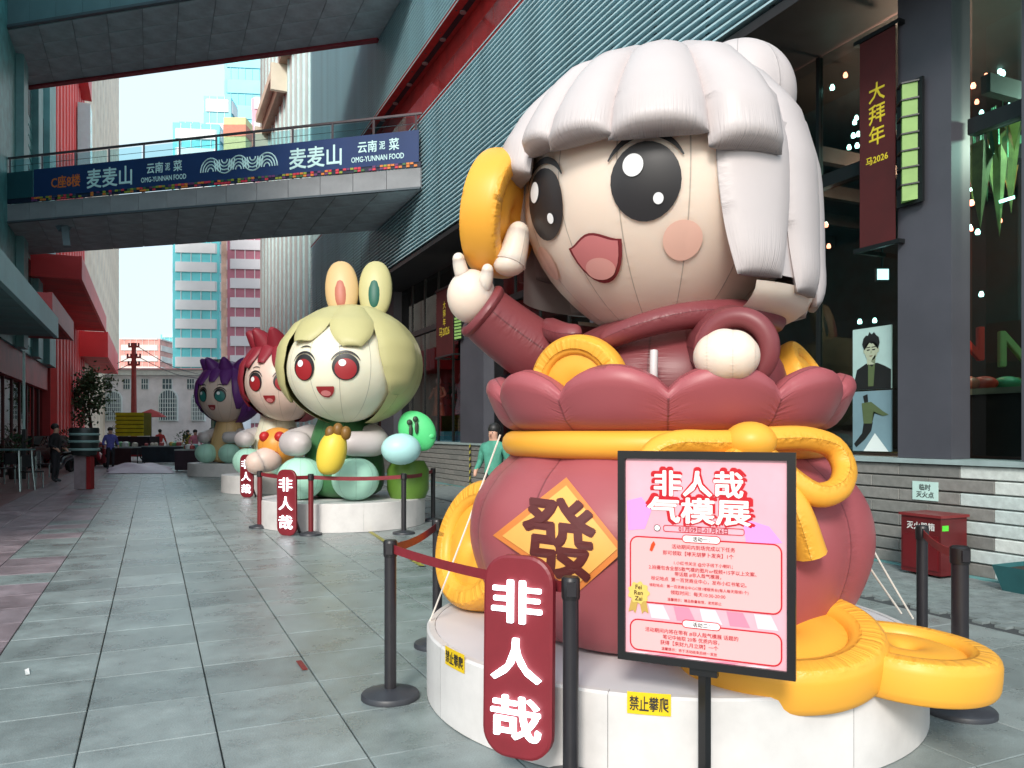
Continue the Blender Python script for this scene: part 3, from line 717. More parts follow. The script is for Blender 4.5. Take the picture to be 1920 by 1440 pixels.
# railing
steel = mat('rail_steel', srgb(96, 86, 90), 0.4, 0.1, metal=0.6)
post = MB().box(-0.03, 0.03, -0.03, 0.03, 0, 1.55).mesh('rail_post', steel)
for i in range(12):
    p = B0 + U * (0.2 + i * 1.35) + Z * 9.4
    piece('rail_post', post, lb, p - NB * 0.05); piece('rail_post', post, lb, p + W5 + NB * 0.1)
for off in (-NB * 0.05, W5 + NB * 0.1):
    MB().bar(B0 + off + Z * 10.98, B0 + off + U * 15.2 + Z * 10.98, 0.07, 0.06).build('handrail', steel, lb)
    for k in range(4):
        MB().bar(B0 + off + Z * (9.75 + 0.25 * k + 0.2), B0 + off + U * 15.2 + Z * (9.75 + 0.25 * k + 0.2), 0.012).build('rail_wire', steel, lb)
for i in range(11):
    p = B0 + U * (0.22 + i * 1.35) + Z * 9.5
    MB().obox(p + U * 0.65 - NB * 0.0 + Z * 0.7, U * 0.62, NB * 0.006, Z * 0.68).build('glass_panel', rail_g, lb)
ub = thing('footbridge', 'upper footbridge seen from below at the top edge', 'bridge', (1.3, 27, 15.3), 0, 'footbridges across the street')
prism(B0, 15.38, 17.6).build('deck', conc, ub)
soffit_panels(ub, 15.375, 11, 4)
fp2 = MB().obox(U * (15.2 / n / 2), U * (15.2 / n / 2 - 0.008), NB * 0.03, Z * 0.75).mesh('fascia_panel', mat('fascia_teal', srgb(100, 128, 134), 0.5, 0.12, 0.8))
for i in range(n): piece('fascia_panel', fp2, ub, B0 + U * (i * 15.2 / n) + NB * 0.035 + Z * 16.2)
MB().bar(B0 + NB * 0.1 + Z * 15.4, B0 + NB * 0.1 + U * 15.2 + Z * 15.4, 0.14, 0.09).build('drip_edge', mat('drip', (0, 0, 0)), ub)
MB().bar(B0 + W5 * 0.93 + Z * 15.3, B0 + W5 * 0.93 + U * 15.2 + Z * 15.3, 0.22, 0.08).build('edge_beam', mat('edge_red', srgb(150, 44, 54), 0.6, 0.15), ub)

# ------------------------------------------------------------------ left side of the street
LX = -4.5
sh = thing('corner_building', 'teal tiled building with small dark windows at the left edge', 'building', (LX - 2, 34, 0))
tealm = mat('teal_tile', srgb(90, 160, 160), 0.45, 0.35, 2.0, 0.3, 30, detail=10)
MB().box(LX - 8, LX, 14, 44, 4.7, 25).build('wall', tealm, sh)
for (ya, yb) in ((33.5, 34.6), (37.6, 39.0), (41.5, 44.0)):
    MB().box(LX, LX + 0.25, ya, yb, 4.7, 25).build('pier', mat('teal_pier', srgb(110, 160, 162), 0.5, 0.2, 1.0), sh)
wd = mat('dark_window', srgb(26, 34, 36), 0.2, 0.1)
tb_ = MB(); random.seed(5)
for k in range(5):
    for y in (35.2, 36.4, 39.6, 40.5):
        z0 = 7 + k * 3.6
        MB().box(LX - 0.1, LX + 0.04, y, y + 0.75, z0, z0 + 1.5).build('window', wd, sh)
for k in range(26):
    for y in range(0, 9):
        tb_.box(LX, LX + 0.03, 34.62 + 0.33 * y, 34.62 + 0.33 * y + 0.3, 5 + k * 0.42 + 0.04 * (y % 2), 5 + k * 0.42 + 0.36)
setp(tb_.build('wall_tile', mat('teal_tile_b', srgb(86, 150, 150), 0.3, 0.3, 4), sh), kind='stuff')
# shop fronts under it
MB().box(LX - 8, LX - 0.8, 10, 44, 0, 4.7).build('shop_wall', mat('shop_dark', srgb(84, 34, 36), 0.6, 0.3, 0.8), sh)
gsl = glass_mat('cafe_glass', (0.5, 0.55, 0.55))
for i in range(16):
    y = 14 + i * 1.9
    MB().box(LX - 0.35, LX - 0.33, y + 0.06, y + 1.84, 0.15, 3.6).build('shop_window', gsl, sh)
    MB().box(LX - 0.4, LX - 0.28, y - 0.05, y + 0.05, 0, 4.7).build('window_mullion', mat('mullion_red', srgb(92, 34, 36), 0.5, 0.1), sh)
MB().box(LX - 0.5, LX - 0.1, 10, 44, 3.6, 4.7).build('shop_fascia', mat('fascia_red', srgb(176, 40, 42), 0.5, 0.25, 0.8), sh)

YB = Yx(160, LX + .25)
def ribbed(name, label, Y0, Y1, H1, nr, c, c2, X=LX):
    t = thing(name, label, 'building', (X - 2, (Y0 + Y1) / 2, 0))
    MB().box(X - 10, X, Y0, Y1, 0, H1).build('wall', mat(name + '_wall', c2, 0.6, 0.15, 0.4), t)
    d = (Y1 - Y0) / nr
    m = MB().add([(0, 0.06 * d, 0), (0.25, 0.3 * d, 0), (0.25, 0.7 * d, 0), (0, 0.94 * d, 0), (0, 0.06 * d, H1), (0.25, 0.3 * d, H1), (0.25, 0.7 * d, H1), (0, 0.94 * d, H1)],
                 [(0, 1, 5, 4), (1, 2, 6, 5), (2, 3, 7, 6), (4, 5, 6, 7)]).mesh('facade_rib', mat(name + '_rib', c, 0.5, 0.2, 0.5))
    for i in range(nr): piece('facade_rib', m, t, (X + 0.002, Y0 + i * d, 0))
    return t
rb = ribbed('red_panel_building', 'tall building clad in dark red vertical panels on the left', 44.1, YB, 44, 11, srgb(224, 60, 62), srgb(180, 46, 50))
bb = ribbed('beige_panel_building', 'tall beige building with fluted vertical panels further down the left side', YB + .1, 125, 52, 14, srgb(240, 214, 190), srgb(214, 170, 150))
MB().box(LX, LX + 0.8, 46, 60, 23.8, 28.5).build('projecting_box', mat('box_crimson', srgb(214, 40, 54), 0.5, 0.12, 0.5), rb)
MB().box(LX + 0.3, LX + 1.0, 55.5, 57.2, 16.6, 22.0).build('window', mat('pale_window', srgb(200, 236, 240), 0.2, 0.05), rb)

def canopy(name, label, X1, Y0, Y1, z0, th, c, nslat=6, X0=LX):
    t = thing(name, label, 'canopy', (X0, (Y0 + Y1) / 2, z0), 0, 'canopies over the shops on the left')
    m = mat(name + '_' + str(int(Y0)), c, 0.5, 0.2, 0.8)
    me = mat(name + '_edge_' + str(int(Y0)), tuple(min(1, x * 1.7 + 0.03) for x in c[:3]), 0.45, 0.1, 0.8)
    MB().box(X0 - 0.05, X1 - 0.12, Y0 + 0.1, Y1 - 0.1, z0 + 0.08, z0 + th).build('roof_panel', m, t)
    MB().box(X1 - 0.12, X1, Y0, Y1, z0, z0 + th + 0.06).build('edge_trim', me, t)
    MB().box(X0 - 0.05, X1 - 0.121, Y0, Y0 + 0.1, z0, z0 + th + 0.04).build('end_trim', me, t)
    d = (Y1 - Y0 - 0.2) / nslat
    sl = MB().box(X0, X1 - 0.13, 0.03, d - 0.03, 0, 0.05).mesh('soffit_board', m)
    for i in range(nslat): piece('soffit_board', sl, t, (0, Y0 + 0.1 + i * d, z0 + 0.025))
    return t
canopy('shop_canopy', 'grey teal flat canopy nearest on the left', -2.64, 17.7, 28, 4.5, 0.55, srgb(96, 136, 140), 8)
canopy('shop_canopy', 'large red slatted canopy high on the left beyond the bridge', -2.64, 37, 56, 7.9, 0.9, srgb(228, 40, 46), 6)
canopy('shop_canopy', 'smaller red canopy lower and further down the left side', -2.64, 58, 75, 6.5, 1.6, srgb(222, 44, 50), 5)
canopy('shop_canopy', 'dark red canopy over the shop between the teal and the red canopy', -2.9, 29, 36.5, 5.3, 0.7, srgb(150, 36, 40), 5)
bk = thing('canopy_bracket', 'grey steel canopy end box with a drooping arm under the lower bridge', 'canopy', P(70, 400, 27))
b0 = P(34, 398, 27.5); b1 = P(104, 402, 27.5)
MB().bar(b0, b1, 0.5, 0.62).build('box_beam', mat('bracket_grey', srgb(140, 158, 166), 0.5, 0.12, 0.8), bk)
MB().bar(P(102, 396, 27.5), P(122, 430, 27.3), 0.34, 0.3).bar(P(122, 424, 27.3), P(126, 462, 27.3), 0.3, 0.22).build('arm', mat('bracket_grey2', srgb(120, 140, 150), 0.5, 0.12, 0.8), bk)
ss = thing('blade_sign', 'tall narrow pale blade sign standing by the left shops', 'sign', G(44, 27))
pa = P(40, 658, 27); pb = P(50, 658, 27)
MB().bar((pa + pb) / 2 * 1, Vector(((pa + pb) / 2).to_tuple()[:2] + (1.7,)), 0.17, 0.06).build('panel', mat('blade_white', srgb(190, 226, 222), 0.5, 0.08), ss)
c_ = (pa + pb) / 2
MB().bar((c_.x, c_.y, 1.7), (c_.x, c_.y, 0), 0.12).build('pole', frame, ss)
nd = Vector((-ST, -CT, 0)); rd = Vector((CT, -ST, 0))

# ------------------------------------------------------------------ buildings beyond
def local(px, z):
    o = P(px, 810, z); return Vector((o.x, o.y, 0))
def tower(name, label, px0, px1, py_top, z, cw, cb, floor=3.0, rot=0.0, depth=None, side=None, start=3.0, group=None):
    w_ = (px1 - px0) / F * z; hgt = H + (810 - py_top) / F * z; dp = depth or w_
    o = local((px0 + px1) / 2, z)
    t = thing(name, label, 'building', o, -TH + rot, group)
    def bx(x0, x1, y0, y1, z0, z1):
        b = MB().box(x0, x1, y0, y1, z0, z1); b.v = [WM[t.name] @ v for v in b.v]; return b
    bx(-w_ / 2 + 0.25, w_ / 2 - 0.25, 0.25, dp - 0.25, 0, hgt - 0.2).build('window_core', cb, t)
    n = int((hgt - start) / floor)
    sm_ = None
    for i in range(n + 1):
        z0 = start + i * floor; z1 = min(hgt, z0 + floor * 0.52)
        if z1 - z0 < 0.3: continue
        b = MB(); c = 0.9
        pr = [(-w_ / 2 + c, 0), (w_ / 2 - c, 0), (w_ / 2, c), (w_ / 2, dp - c), (w_ / 2 - c, dp), (-w_ / 2 + c, dp), (-w_ / 2, dp - c), (-w_ / 2, c)]
        b.add([(x, y, z0) for x, y in pr] + [(x, y, z1) for x, y in pr], [tuple(range(8)), tuple(range(8, 16))] + [(k, (k + 1) % 8, (k + 1) % 8 + 8, k + 8) for k in range(8)])
        b.v = [WM[t.name] @ v for v in b.v]
        b.build('spandrel', cw, t)
    nm = max(3, int(w_ / 1.4))
    for i in range(1, nm):
        x = -w_ / 2 + w_ * i / nm
        bx(x - 0.05, x + 0.05, 0.1, 0.3, 0, hgt - 0.3).build('mullion', cw, t)
    if side: bx(-w_ / 2 - 0.9, -w_ / 2 + 0.02, 1.2, dp - 0.5, 0, hgt - 0.6).build('stair_wall', side, t)
    return t
twW = mat('tower_white', (0.78, 0.8, 0.82), 0.5, 0.05, 0.3); twP = mat('tower_pinkwhite', (0.76, 0.72, 0.75), 0.5, 0.05, 0.3)
cy = mat('tower_cyan_glass', srgb(112, 214, 222), 0.25, 0.12, 0.3); mr = mat('tower_maroon_glass', srgb(186, 116, 134), 0.25, 0.14, 0.3)
tower('striped_tower', 'ghost double of the maroon banded office tower, with cyan window bands, at its left', 322, 412, 228, 135, twW, cy, 3.25, 0.12, group='striped towers at the end of the street')  # stereo ghost of the maroon banded tower, modelled as a second one
tB = tower('striped_tower', 'tall white office tower with maroon window bands half hidden by the inflatables', 424, 512, 290, 125, twP, mr, 3.05, 0.12, side=mat('tower_side', srgb(222, 186, 168), 0.6, 0.3, 0.6), group='striped towers at the end of the street')
tower('round_top_tower', 'white tower with pale blue bands rising behind the lower footbridge railing', 380, 434, 178, 170, twW, mat('tower_paleblue', srgb(120, 210, 222), 0.3, 0.1, 0.3), 5.2, 0.1)
tower('stepped_tower', 'pale blue stepped tower with white blocks behind the bridges', 420, 498, 60, 185, mat('tower_palecyan', srgb(150, 226, 236), 0.5, 0.08, 0.2), mat('tower_blue2', srgb(110, 206, 224), 0.3, 0.1, 0.3), 6.0, 0.1)
tower('slim_tower', 'slim pink white tower rising right behind the maroon banded tower', 470, 518, 182, 150, twP, mat('slim_band', srgb(226, 150, 168), 0.3, 0.1, 0.3), 5.0, 0.1)
tower('low_block', 'low white block with a cyan cornice left of the towers', 334, 374, 226, 180, twW, cy, 7.0, 0.1)
zt = 124.0; o_ = P(447, 810, zt); hb_ = H + (810 - 292) / F * zt; ht_ = H + (810 - 228) / F * zt
MB().obox(Vector((o_.x, o_.y, (hb_ + ht_) / 2)), Vector((CT, -ST, 0)) * 1.7, Vector((ST, CT, 0)) * 1.7, Z * (ht_ - hb_) / 2).build('penthouse', mat('ochre', srgb(220, 210, 150), 0.6, 0.1), tB)
MB().obox(Vector((o_.x, o_.y, hb_ + (ht_ - hb_) * .62)), Vector((CT, -ST, 0)) * 1.75, Vector((ST, CT, 0)) * 1.75, Z * (ht_ - hb_) * .17).build('penthouse_band', mat('ochre_red', srgb(208, 130, 106), 0.6, 0.1), tB)

# beige building with sloping cornices continuing the right side of the street
ev = thing('cornice_building', 'cream building with stepped cornices beyond the louvred mall', 'building', (8.5, 52, 0))
cream = mat('cream_wall', srgb(228, 246, 242), 0.6, 0.1, 0.4)
MB().box(7.4, 16, 40.5, 62, 0, 52).build('wall', cream, ev)
crm = mat('cornice', srgb(226, 216, 196), 0.6, 0.12, 0.5)
for (ya, yb, z0) in ((40.5, 49, 24.5), (49, 57, 23.0), (57, 62, 22)):
    MB().box(6.5, 7.4, ya, yb, z0, z0 + 0.5).build('cornice', crm, ev)
    MB().box(6.9, 7.4, ya, yb, z0 - 0.8, z0 - 0.01).build('cornice_moulding', mat('cornice_dark', srgb(140, 116, 100), 0.6, 0.1), ev)
    MB().box(6.45, 7.4, ya - 0.15, ya + 0.15, z0 - 0.9, z0 + 0.7).build('corbel', crm, ev)
for i in range(12):
    MB().box(7.3, 7.41, 41.3 + i * 1.7, 41.5 + i * 1.7, 0, 52).build('wall_rib', mat('wall_rib', srgb(200, 224, 224), 0.5, 0.1), ev)

# apartment mass and the classical building closing the street
tower('apartment_block', 'distant pale apartment slab with many floors behind the street end', 222, 300, 634, 210, mat('apt_white', srgb(232, 216, 210), 0.6, 0.1, 0.3), mat('apt_band', srgb(226, 150, 140), 0.5, 0.2, 0.5), 2.9, 0.05)
tower('apartment_block', 'distant apartment slab with cyan tint right of the pink one', 300, 400, 626, 230, mat('apt_white2', srgb(196, 232, 232), 0.6, 0.1, 0.3), mat('apt_band2', srgb(110, 200, 206), 0.5, 0.2, 0.5), 2.9, 0.05)
cz = 78.0
cb_ = thing('classical_building', 'old two storey building with arched windows closing the street', 'building', local(290, cz), -TH)
def cx(px): return (px - 290) / F * cz
def chz(py): return H + (810 - py) / F * cz
def lb2(x0, x1, y0, y1, z0, z1, m, name, par):
    b = MB().box(x0, x1, y0, y1, z0, z1); b.v = [WM[cb_.name] @ v for v in b.v]; return b.build(name, m, par)
fac = mat('classical_wall', srgb(236, 232, 236), 0.7, 0.15, 0.6); roofm = mat('classical_roof', srgb(170, 90, 86), 0.6, 0.2, 0.8)
lb2(cx(120), cx(420), 0, 8, 0, chz(704), fac, 'wall', cb_)
lb2(cx(116), cx(424), -0.5, 8.4, chz(704) + 0.01, chz(694), mat('classical_cornice', srgb(214, 218, 214), 0.6, 0.1), 'cornice', cb_)
b = MB(); x0, x1, z0, z1 = cx(112), cx(428), chz(694) + 0.01, chz(684)
b.add([(x0, -0.7, z0), (x1, -0.7, z0), (x1, 8.6, z0), (x0, 8.6, z0), (x0 + 1, 4, z1), (x1 - 1, 4, z1)], [(0, 1, 5, 4), (1, 2, 5), (2, 3, 4, 5), (3, 0, 4), (0, 3, 2, 1)])
b.v = [WM[cb_.name] @ v for v in b.v]; b.build('roof', roofm, cb_)
wf = mat('win_frame', srgb(226, 236, 236), 0.5, 0.05); wg = mat('win_pane', srgb(74, 98, 108), 0.2, 0.15)
for (px, py, wpx, hpx) in ((238, 720, 13, 20), (272, 720, 13, 20), (314, 720, 18, 20), (358, 720, 14, 20), (392, 720, 14, 20)):
    f_ = lb2(cx(px - wpx / 2), cx(px + wpx / 2), -0.08, 0.02, chz(py + hpx / 2), chz(py - hpx / 2), wf, 'window', cb_)
    for i in range(3):
        for j in range(2):
            xa = lerp(cx(px - wpx / 2), cx(px + wpx / 2), i / 3); xb = lerp(cx(px - wpx / 2), cx(px + wpx / 2), (i + 1) / 3)
            za = lerp(chz(py + hpx / 2), chz(py - hpx / 2), j / 2); zb = lerp(chz(py + hpx / 2), chz(py - hpx / 2), (j + 1) / 2)
            lb2(xa + 0.04, xb - 0.04, -0.1, -0.07, za + 0.04, zb - 0.04, wg, 'pane', f_)
for (px, wpx) in ((214, 26), (316, 32), (372, 22)):
    r_ = wpx / 2 / F * cz; c0x = cx(px); zb, zs = chz(788), chz(748)
    def archm(r, y0, y1, e):
        pts = [(c0x - r, zb - e)] + [(c0x - r * math.cos(a), zs + r * math.sin(a)) for a in [pi * i / 14 for i in range(15)]] + [(c0x + r, zb - e)]
        k = len(pts); b = MB(); b.add([(x, y0, z) for x, z in pts] + [(x, y1, z) for x, z in pts], [tuple(range(k)), tuple(range(k, 2 * k))] + [(i, (i + 1) % k, (i + 1) % k + k, i + k) for i in range(k)])
        b.v = [WM[cb_.name] @ v for v in b.v]; return b
    f_ = archm(r_ + 0.12, -0.14, 0.02, 0.1).build('arched_window', wf, cb_)
    archm(r_, -0.17, -0.141, 0).build('pane', wg, f_)
    b = MB()
    for i in range(-3, 4): b.box(c0x + i * r_ / 3.5 - 0.03, c0x + i * r_ / 3.5 + 0.03, -0.22, -0.171, zb, zs + math.sqrt(max(0, r_ ** 2 - (i * r_ / 3.5) ** 2)))
    for j in range(6): zz = lerp(zb, zs, j / 5); b.box(c0x - r_, c0x + r_, -0.225, -0.172, zz - 0.03, zz + 0.03)
    b.v = [WM[cb_.name] @ v for v in b.v]; b.build('glazing_bar', wf, f_)
gb = tower('green_block', 'small green grey block with square windows behind the far inflatables', 388, 420, 668, 60, mat('green_block_wall', srgb(120, 140, 120), 0.6, 0.15, 0.5), mat('green_block_win', srgb(60, 90, 80), 0.3, 0.1), 2.6, 0.1)

# wooden power pole with crossarms and wires
pz = 62
up_ = thing('power_pole', 'tall reddish utility pole with crossarms and insulators at the far end of the street', 'pole', local(251, pz))
po = local(251, pz); wood = mat('pole_wood', srgb(150, 66, 62), 0.8, 0.2, 2)
MB().cyl((po.x, po.y, 0), 0.24, 0, H + (810 - 643) / F * pz, 12, 0.16).build('pole', wood, up_)
for py, wpx in ((650, 20), (670, 26), (684, 22)):
    z0 = H + (810 - py) / F * pz
    hw = wpx / 2 / F * pz
    MB().bar(po - rd * hw - Z * 0 + Z * z0, po + rd * hw + Z * z0, 0.14, 0.14).build('crossarm', wood, up_)
    for k in (-0.9, -0.4, 0.4, 0.9):
        q = po + rd * hw * k + Z * (z0 + 0.07); MB().cyl(q, 0.07, 0, 0.22, 8).build('insulator', mat('insulator', srgb(90, 50, 60), 0.3, 0), up_)
for i, (py, e) in enumerate(((650, (390, 705)), (670, (395, 712)), (671, (130, 700)), (684, (120, 716)))):
    a = po + Z * (H + (810 - py) / F * pz + 0.2); b_ = P(e[0], e[1], 74)
    mid = (a + b_) / 2 - Z * 0.5
    MB().sweep([a, mid, b_], 0.03, 5).build('wire', mat('wire', (0.03, 0.03, 0.03), 0.5, 0), up_)

# ------------------------------------------------------------------ people
def person(px, z, hgt, label, top, legs, hairc, face=-1, pose='stand', step=0.0, arm=0.1, group=None, base=0.0, rz=None):
    o = G(px, z) + Z * base
    k = hgt / 1.72
    t = thing('person', label, 'person', o, rz if rz is not None else random.uniform(-1, 1), group)
    J = {'pel': (0, 0, .92), 'wai': (0, 0, 1.08), 'che': (0, .0, 1.32), 'nec': (0, -.01, 1.48), 'hd': (0, -.03, 1.60), 'hd2': (0, -.02, 1.68)}
    E = [('pel', 'wai'), ('wai', 'che'), ('che', 'nec'), ('nec', 'hd'), ('hd', 'hd2')]
    rad = {'pel': .15, 'wai': .14, 'che': .165, 'nec': .06, 'hd': .095, 'hd2': .085}
    for s, n_ in ((-1, 'l'), (1, 'r')):
        st = step * s
        J.update({'hip' + n_: (s * .09, 0, .86), 'kne' + n_: (s * .1, -st * .5 - 0.02, .48), 'ank' + n_: (s * .1, st * -.9 if st < 0 else -st * .7 + .03, .09), 'toe' + n_: (s * .11, (st * -.9 if st < 0 else -st * .7 + .03) - .15, .04),
                  'sho' + n_: (s * .19, .0, 1.40), 'elb' + n_: (s * (.25 + arm * .3), st * .5 + .02, 1.13), 'wri' + n_: (s * (.24 + arm * .2), st * .9 - .08 - arm, .92 + arm), 'fin' + n_: (s * (.23 + arm * .1), st * .9 - .12 - arm * 1.3, .82 + arm)})
        E += [('pel', 'hip' + n_), ('hip' + n_, 'kne' + n_), ('kne' + n_, 'ank' + n_), ('ank' + n_, 'toe' + n_), ('che', 'sho' + n_), ('sho' + n_, 'elb' + n_), ('elb' + n_, 'wri' + n_), ('wri' + n_, 'fin' + n_)]
        rad.update({'hip' + n_: .105, 'kne' + n_: .07, 'ank' + n_: .05, 'toe' + n_: .04, 'sho' + n_: .085, 'elb' + n_: .06, 'wri' + n_: .042, 'fin' + n_: .032})
    names = list(J); idx = {n_: i for i, n_ in enumerate(names)}
    me = bpy.data.meshes.new('person_rig'); me.from_pydata([tuple(c * k for c in J[n_]) for n_ in names], [(idx[a], idx[b]) for a, b in E], [])
    ob = bpy.data.objects.new('rig', me); COL.objects.link(ob)
    md = ob.modifiers.new('sk', 'SKIN'); md.use_smooth_shade = True
    for i, n_ in enumerate(names):
        sv = me.skin_vertices[0].data[i]; sv.radius = (rad[n_] * k, rad[n_] * k * 0.9); sv.use_root = (n_ == 'pel')
    sd = ob.modifiers.new('ss', 'SUBSURF'); sd.levels = 1; sd.render_levels = 1
    dg = bpy.context.evaluated_depsgraph_get()
    m2 = bpy.data.meshes.new_from_object(ob.evaluated_get(dg))
    bpy.data.objects.remove(ob)
    m2.materials.clear()
    for m in (mat('skin', srgb(196, 150, 128), 0.5, 0.05), top, legs, mat('shoe', (0.03, 0.03, 0.035), 0.5, 0)): m2.materials.append(m)
    for p in m2.polygons:
        z_ = p.center.z / k; x_ = abs(p.center.x / k)
        p.material_index = 3 if z_ < 0.1 else (2 if z_ < 0.93 and x_ < 0.2 else (0 if z_ > 1.5 or (x_ > .2 and z_ < 0.95 + arm) else 1)); p.use_smooth = True
    bd = bpy.data.objects.new('body', m2); COL.objects.link(bd); bd.parent = t; WM[bd.name] = WM[t.name]
    def lm(b): b.v = [WM[t.name] @ (v * k) for v in b.v]; return b
    hm = mat('hair_' + hairc[0], hairc[1], 0.5, 0.1)
    b = MB(); b.ell((0, .018, 1.69), .106, .115, .105, 16, 10)
    lm(b).build('hair', hm, bd, True)
    b = MB()
    for s in (-1, 1): b.ell((s * .035, -.117, 1.63), .012, .01, .009, 8, 6)
    lm(b).build('eye', mat('eye_dark', (0.02, 0.02, 0.02), 0.3, 0), bd)
    lm(MB().ell((0, -.128, 1.6), .014, .022, .022, 8, 6)).build('nose', mat('skin', (0, 0, 0)), bd, True)
    lm(MB().ell((0, -.116, 1.562), .024, .008, .006, 8, 6)).build('mouth', mat('lip', srgb(150, 80, 76), 0.5, 0), bd, True)
    return t
jk = lambda n_, c: mat('cloth_' + n_, c, 0.8, 0.2, 6, 0.2, 30)
bh = ('black', (0.015, 0.014, 0.014))
person(926, 12.8, 1.68, 'person in a teal quilted jacket half hidden behind the big red bag', jk('teal', srgb(70, 140, 120)), jk('dark', srgb(40, 40, 46)), bh, arm=0.08, rz=-0.9)
person(207, 33, 1.74, 'person in a violet blue jacket standing by the left market tables', jk('violet', srgb(96, 96, 170)), jk('dark', srgb(40, 40, 46)), bh, rz=0.3)
person(104, 25, 1.8, 'person in black seen against the red shops on the left', jk('black', srgb(26, 22, 26)), jk('dark', srgb(40, 40, 46)), bh, rz=1.2)
person(397, 30, 1.7, 'person in a white top beside the far inflatables', jk('white', srgb(214, 214, 224)), jk('blue', srgb(70, 80, 110)), bh, rz=-0.4)
person(366, 38, 1.66, 'person in a pink top further down the street', jk('pink', srgb(214, 130, 150)), jk('dark', srgb(40, 40, 46)), bh, rz=0.2)
person(300, 45, 1.7, 'person in a red jacket walking at the end of the street', jk('red', srgb(190, 60, 60)), jk('dark', srgb(40, 40, 46)), bh, rz=2.9, step=0.18)

# ------------------------------------------------------------------ mannequins in the window
def mannequin(px, X, h0, hgt, label, m, wide):
    y = Yx(px, X); t = thing('mannequin', label, 'mannequin', (X, y, h0), -1.2, 'mannequins in the shop window')
    def L_(b): b.v = [WM[t.name] @ v for v in b.v]; return b
    MB().box(X - 0.45, X + 0.45, y - 0.5, y + 0.5, 1.27, h0).build('plinth', mat('mann_plinth', srgb(80, 120, 140), 0.4, 0.1), t)
    k = hgt / 1.7
    b = MB(); b.sweep([(-.1, 0, 0), (-.1, .02, .45), (-.09, 0, .9)], lambda s: .05 + .04 * s, 10); b.sweep([(.1, -.05, 0), (.11, -.08, .45), (.09, 0, .9)], lambda s: .05 + .04 * s, 10)
    b.v = [v * k for v in b.v]; L_(b).build('leg', m[1], t, True)
    b = MB(); b.lathe([(wide, .5 if wide > .2 else .8), (.15, 1.0), (.19, 1.3), (.1, 1.44), (.05, 1.5)], n=16); b.v = [Vector((v.x, v.y * .7, v.z)) * k for v in b.v]; L_(b).build('garment', m[0], t, True)
    for s in (-1, 1):
        b = MB(); b.sweep([(s * .19, 0, 1.38), (s * .33, -.02, 1.15), (s * .2, -.2, 1.05)], lambda q: .06 - .025 * q, 8); b.v = [v * k for v in b.v]; L_(b).build('arm', m[0], t, True)
    b = MB(); b.ell((0, 0, 1.6), .09, .1, .125, 14, 10); b.v = [v * k for v in b.v]; L_(b).build('head', m[1], t, True)
mannequin(884, 9.3, 1.62, 2.0, 'dark glossy mannequin in the shop window beside the big bag', (mat('mann_dark', srgb(58, 50, 48), 0.25, 0.4, 9, metal=0.4), mat('mann_dark2', srgb(40, 36, 36), 0.25, 0.2)), .17)
mannequin(866, 9.2, 1.62, 1.9, 'mannequin in a pale pink outfit in the window', (mat('mann_pink', srgb(170, 110, 124), 0.6, 0.15, 4), mat('mann_skin', srgb(150, 92, 92), 0.5, 0.1)), .3)
mannequin(822, 9.3, 1.62, 1.9, 'mannequin in a rust red outfit leftmost in the window', (mat('mann_rust', srgb(150, 62, 44), 0.6, 0.2, 5), mat('mann_skin', (0, 0, 0))), .26)

# ------------------------------------------------------------------ hazard tape on the ground and on the wall corner
hy = mat('hazard_yellow', srgb(196, 188, 70), 0.5, 0.1); hk = mat('hazard_black', srgb(30, 32, 32), 0.5, 0.1)
def tape(a, b_, wd_, label, vertical=False):
    a, b_ = Vector(a), Vector(b_); d = (b_ - a); L_ = d.length; d.normalize()
    s = Vector((0, -1, 0)) if vertical else Z.cross(d).normalized()
    up = Vector((-1, 0, 0)) if vertical else Z
    n_ = int(L_ / (wd_ * 1.0)); b = MB()
    for i in range(n_):
        q = a + d * (L_ * i / n_); e = a + d * (L_ * (i + 1) / n_); sk = d * wd_ * 0.7
        b.add([q - s * wd_ / 2, e - s * wd_ / 2, e + s * wd_ / 2 + sk, q + s * wd_ / 2 + sk], [(0, 1, 2, 3)], i % 2)
    b.v = [v + up * 0.005 for v in b.v]
    return setp(b.build('hazard_tape', [hy, hk]), label, 'tape')
tape(G(692, 2368 / 186), G(792, 2368 / 252), 0.07, 'striped hazard tape on the paving beside the near barrier')
tape(G(760, 2368 / 102), G(880, 2368 / 100), 0.08, 'striped hazard tape on the ground below the granite wall')
tape((WX - 0.045, Yx(884, WX), 0.03), (WX - 0.045, Yx(884, WX), 1.22), 0.09, 'upright hazard tape on the granite wall near the teal jacket', True)

# ------------------------------------------------------------------ retractable belt barriers
blk = mat('post_black', srgb(38, 36, 40), 0.38, 0.15, 8); beltm = mat('belt_red', srgb(122, 30, 40), 0.6, 0.12, 12)
def barrier_post(px, z, label, m=blk, hgt=0.95, r=0.036, base=0.175, group='belt barrier posts'):
    o = G(px, z); t = thing('barrier_post', label, 'barrier post', o, 0, group)
    MB().lathe([(base, 0), (base, 0.022), (base * .96, 0.032), (base * .55, 0.05), (0.06, 0.06)], o, 36).build('base', mat('post_base', srgb(52, 54, 60), 0.45, 0.15, 6), t, 40)
    MB().lathe([(r, 0.055), (r, hgt - 0.1)], o, 20).build('pole', m, t, 40)
    MB().lathe([(r * 1.12, hgt - 0.1), (r * 1.18, hgt - 0.09), (r * 1.18, hgt - 0.01), (r * .95, hgt)], o, 20).build('cassette', mat('cassette', srgb(30, 28, 30), 0.4, 0.1), t, 40)
    MB().obox(o + Z * (hgt - 0.05) + nd * (r * 1.2), rd * 0.02, nd * 0.008, Z * 0.032).build('clip', blk, t)
    return o + Z * (hgt - 0.05)
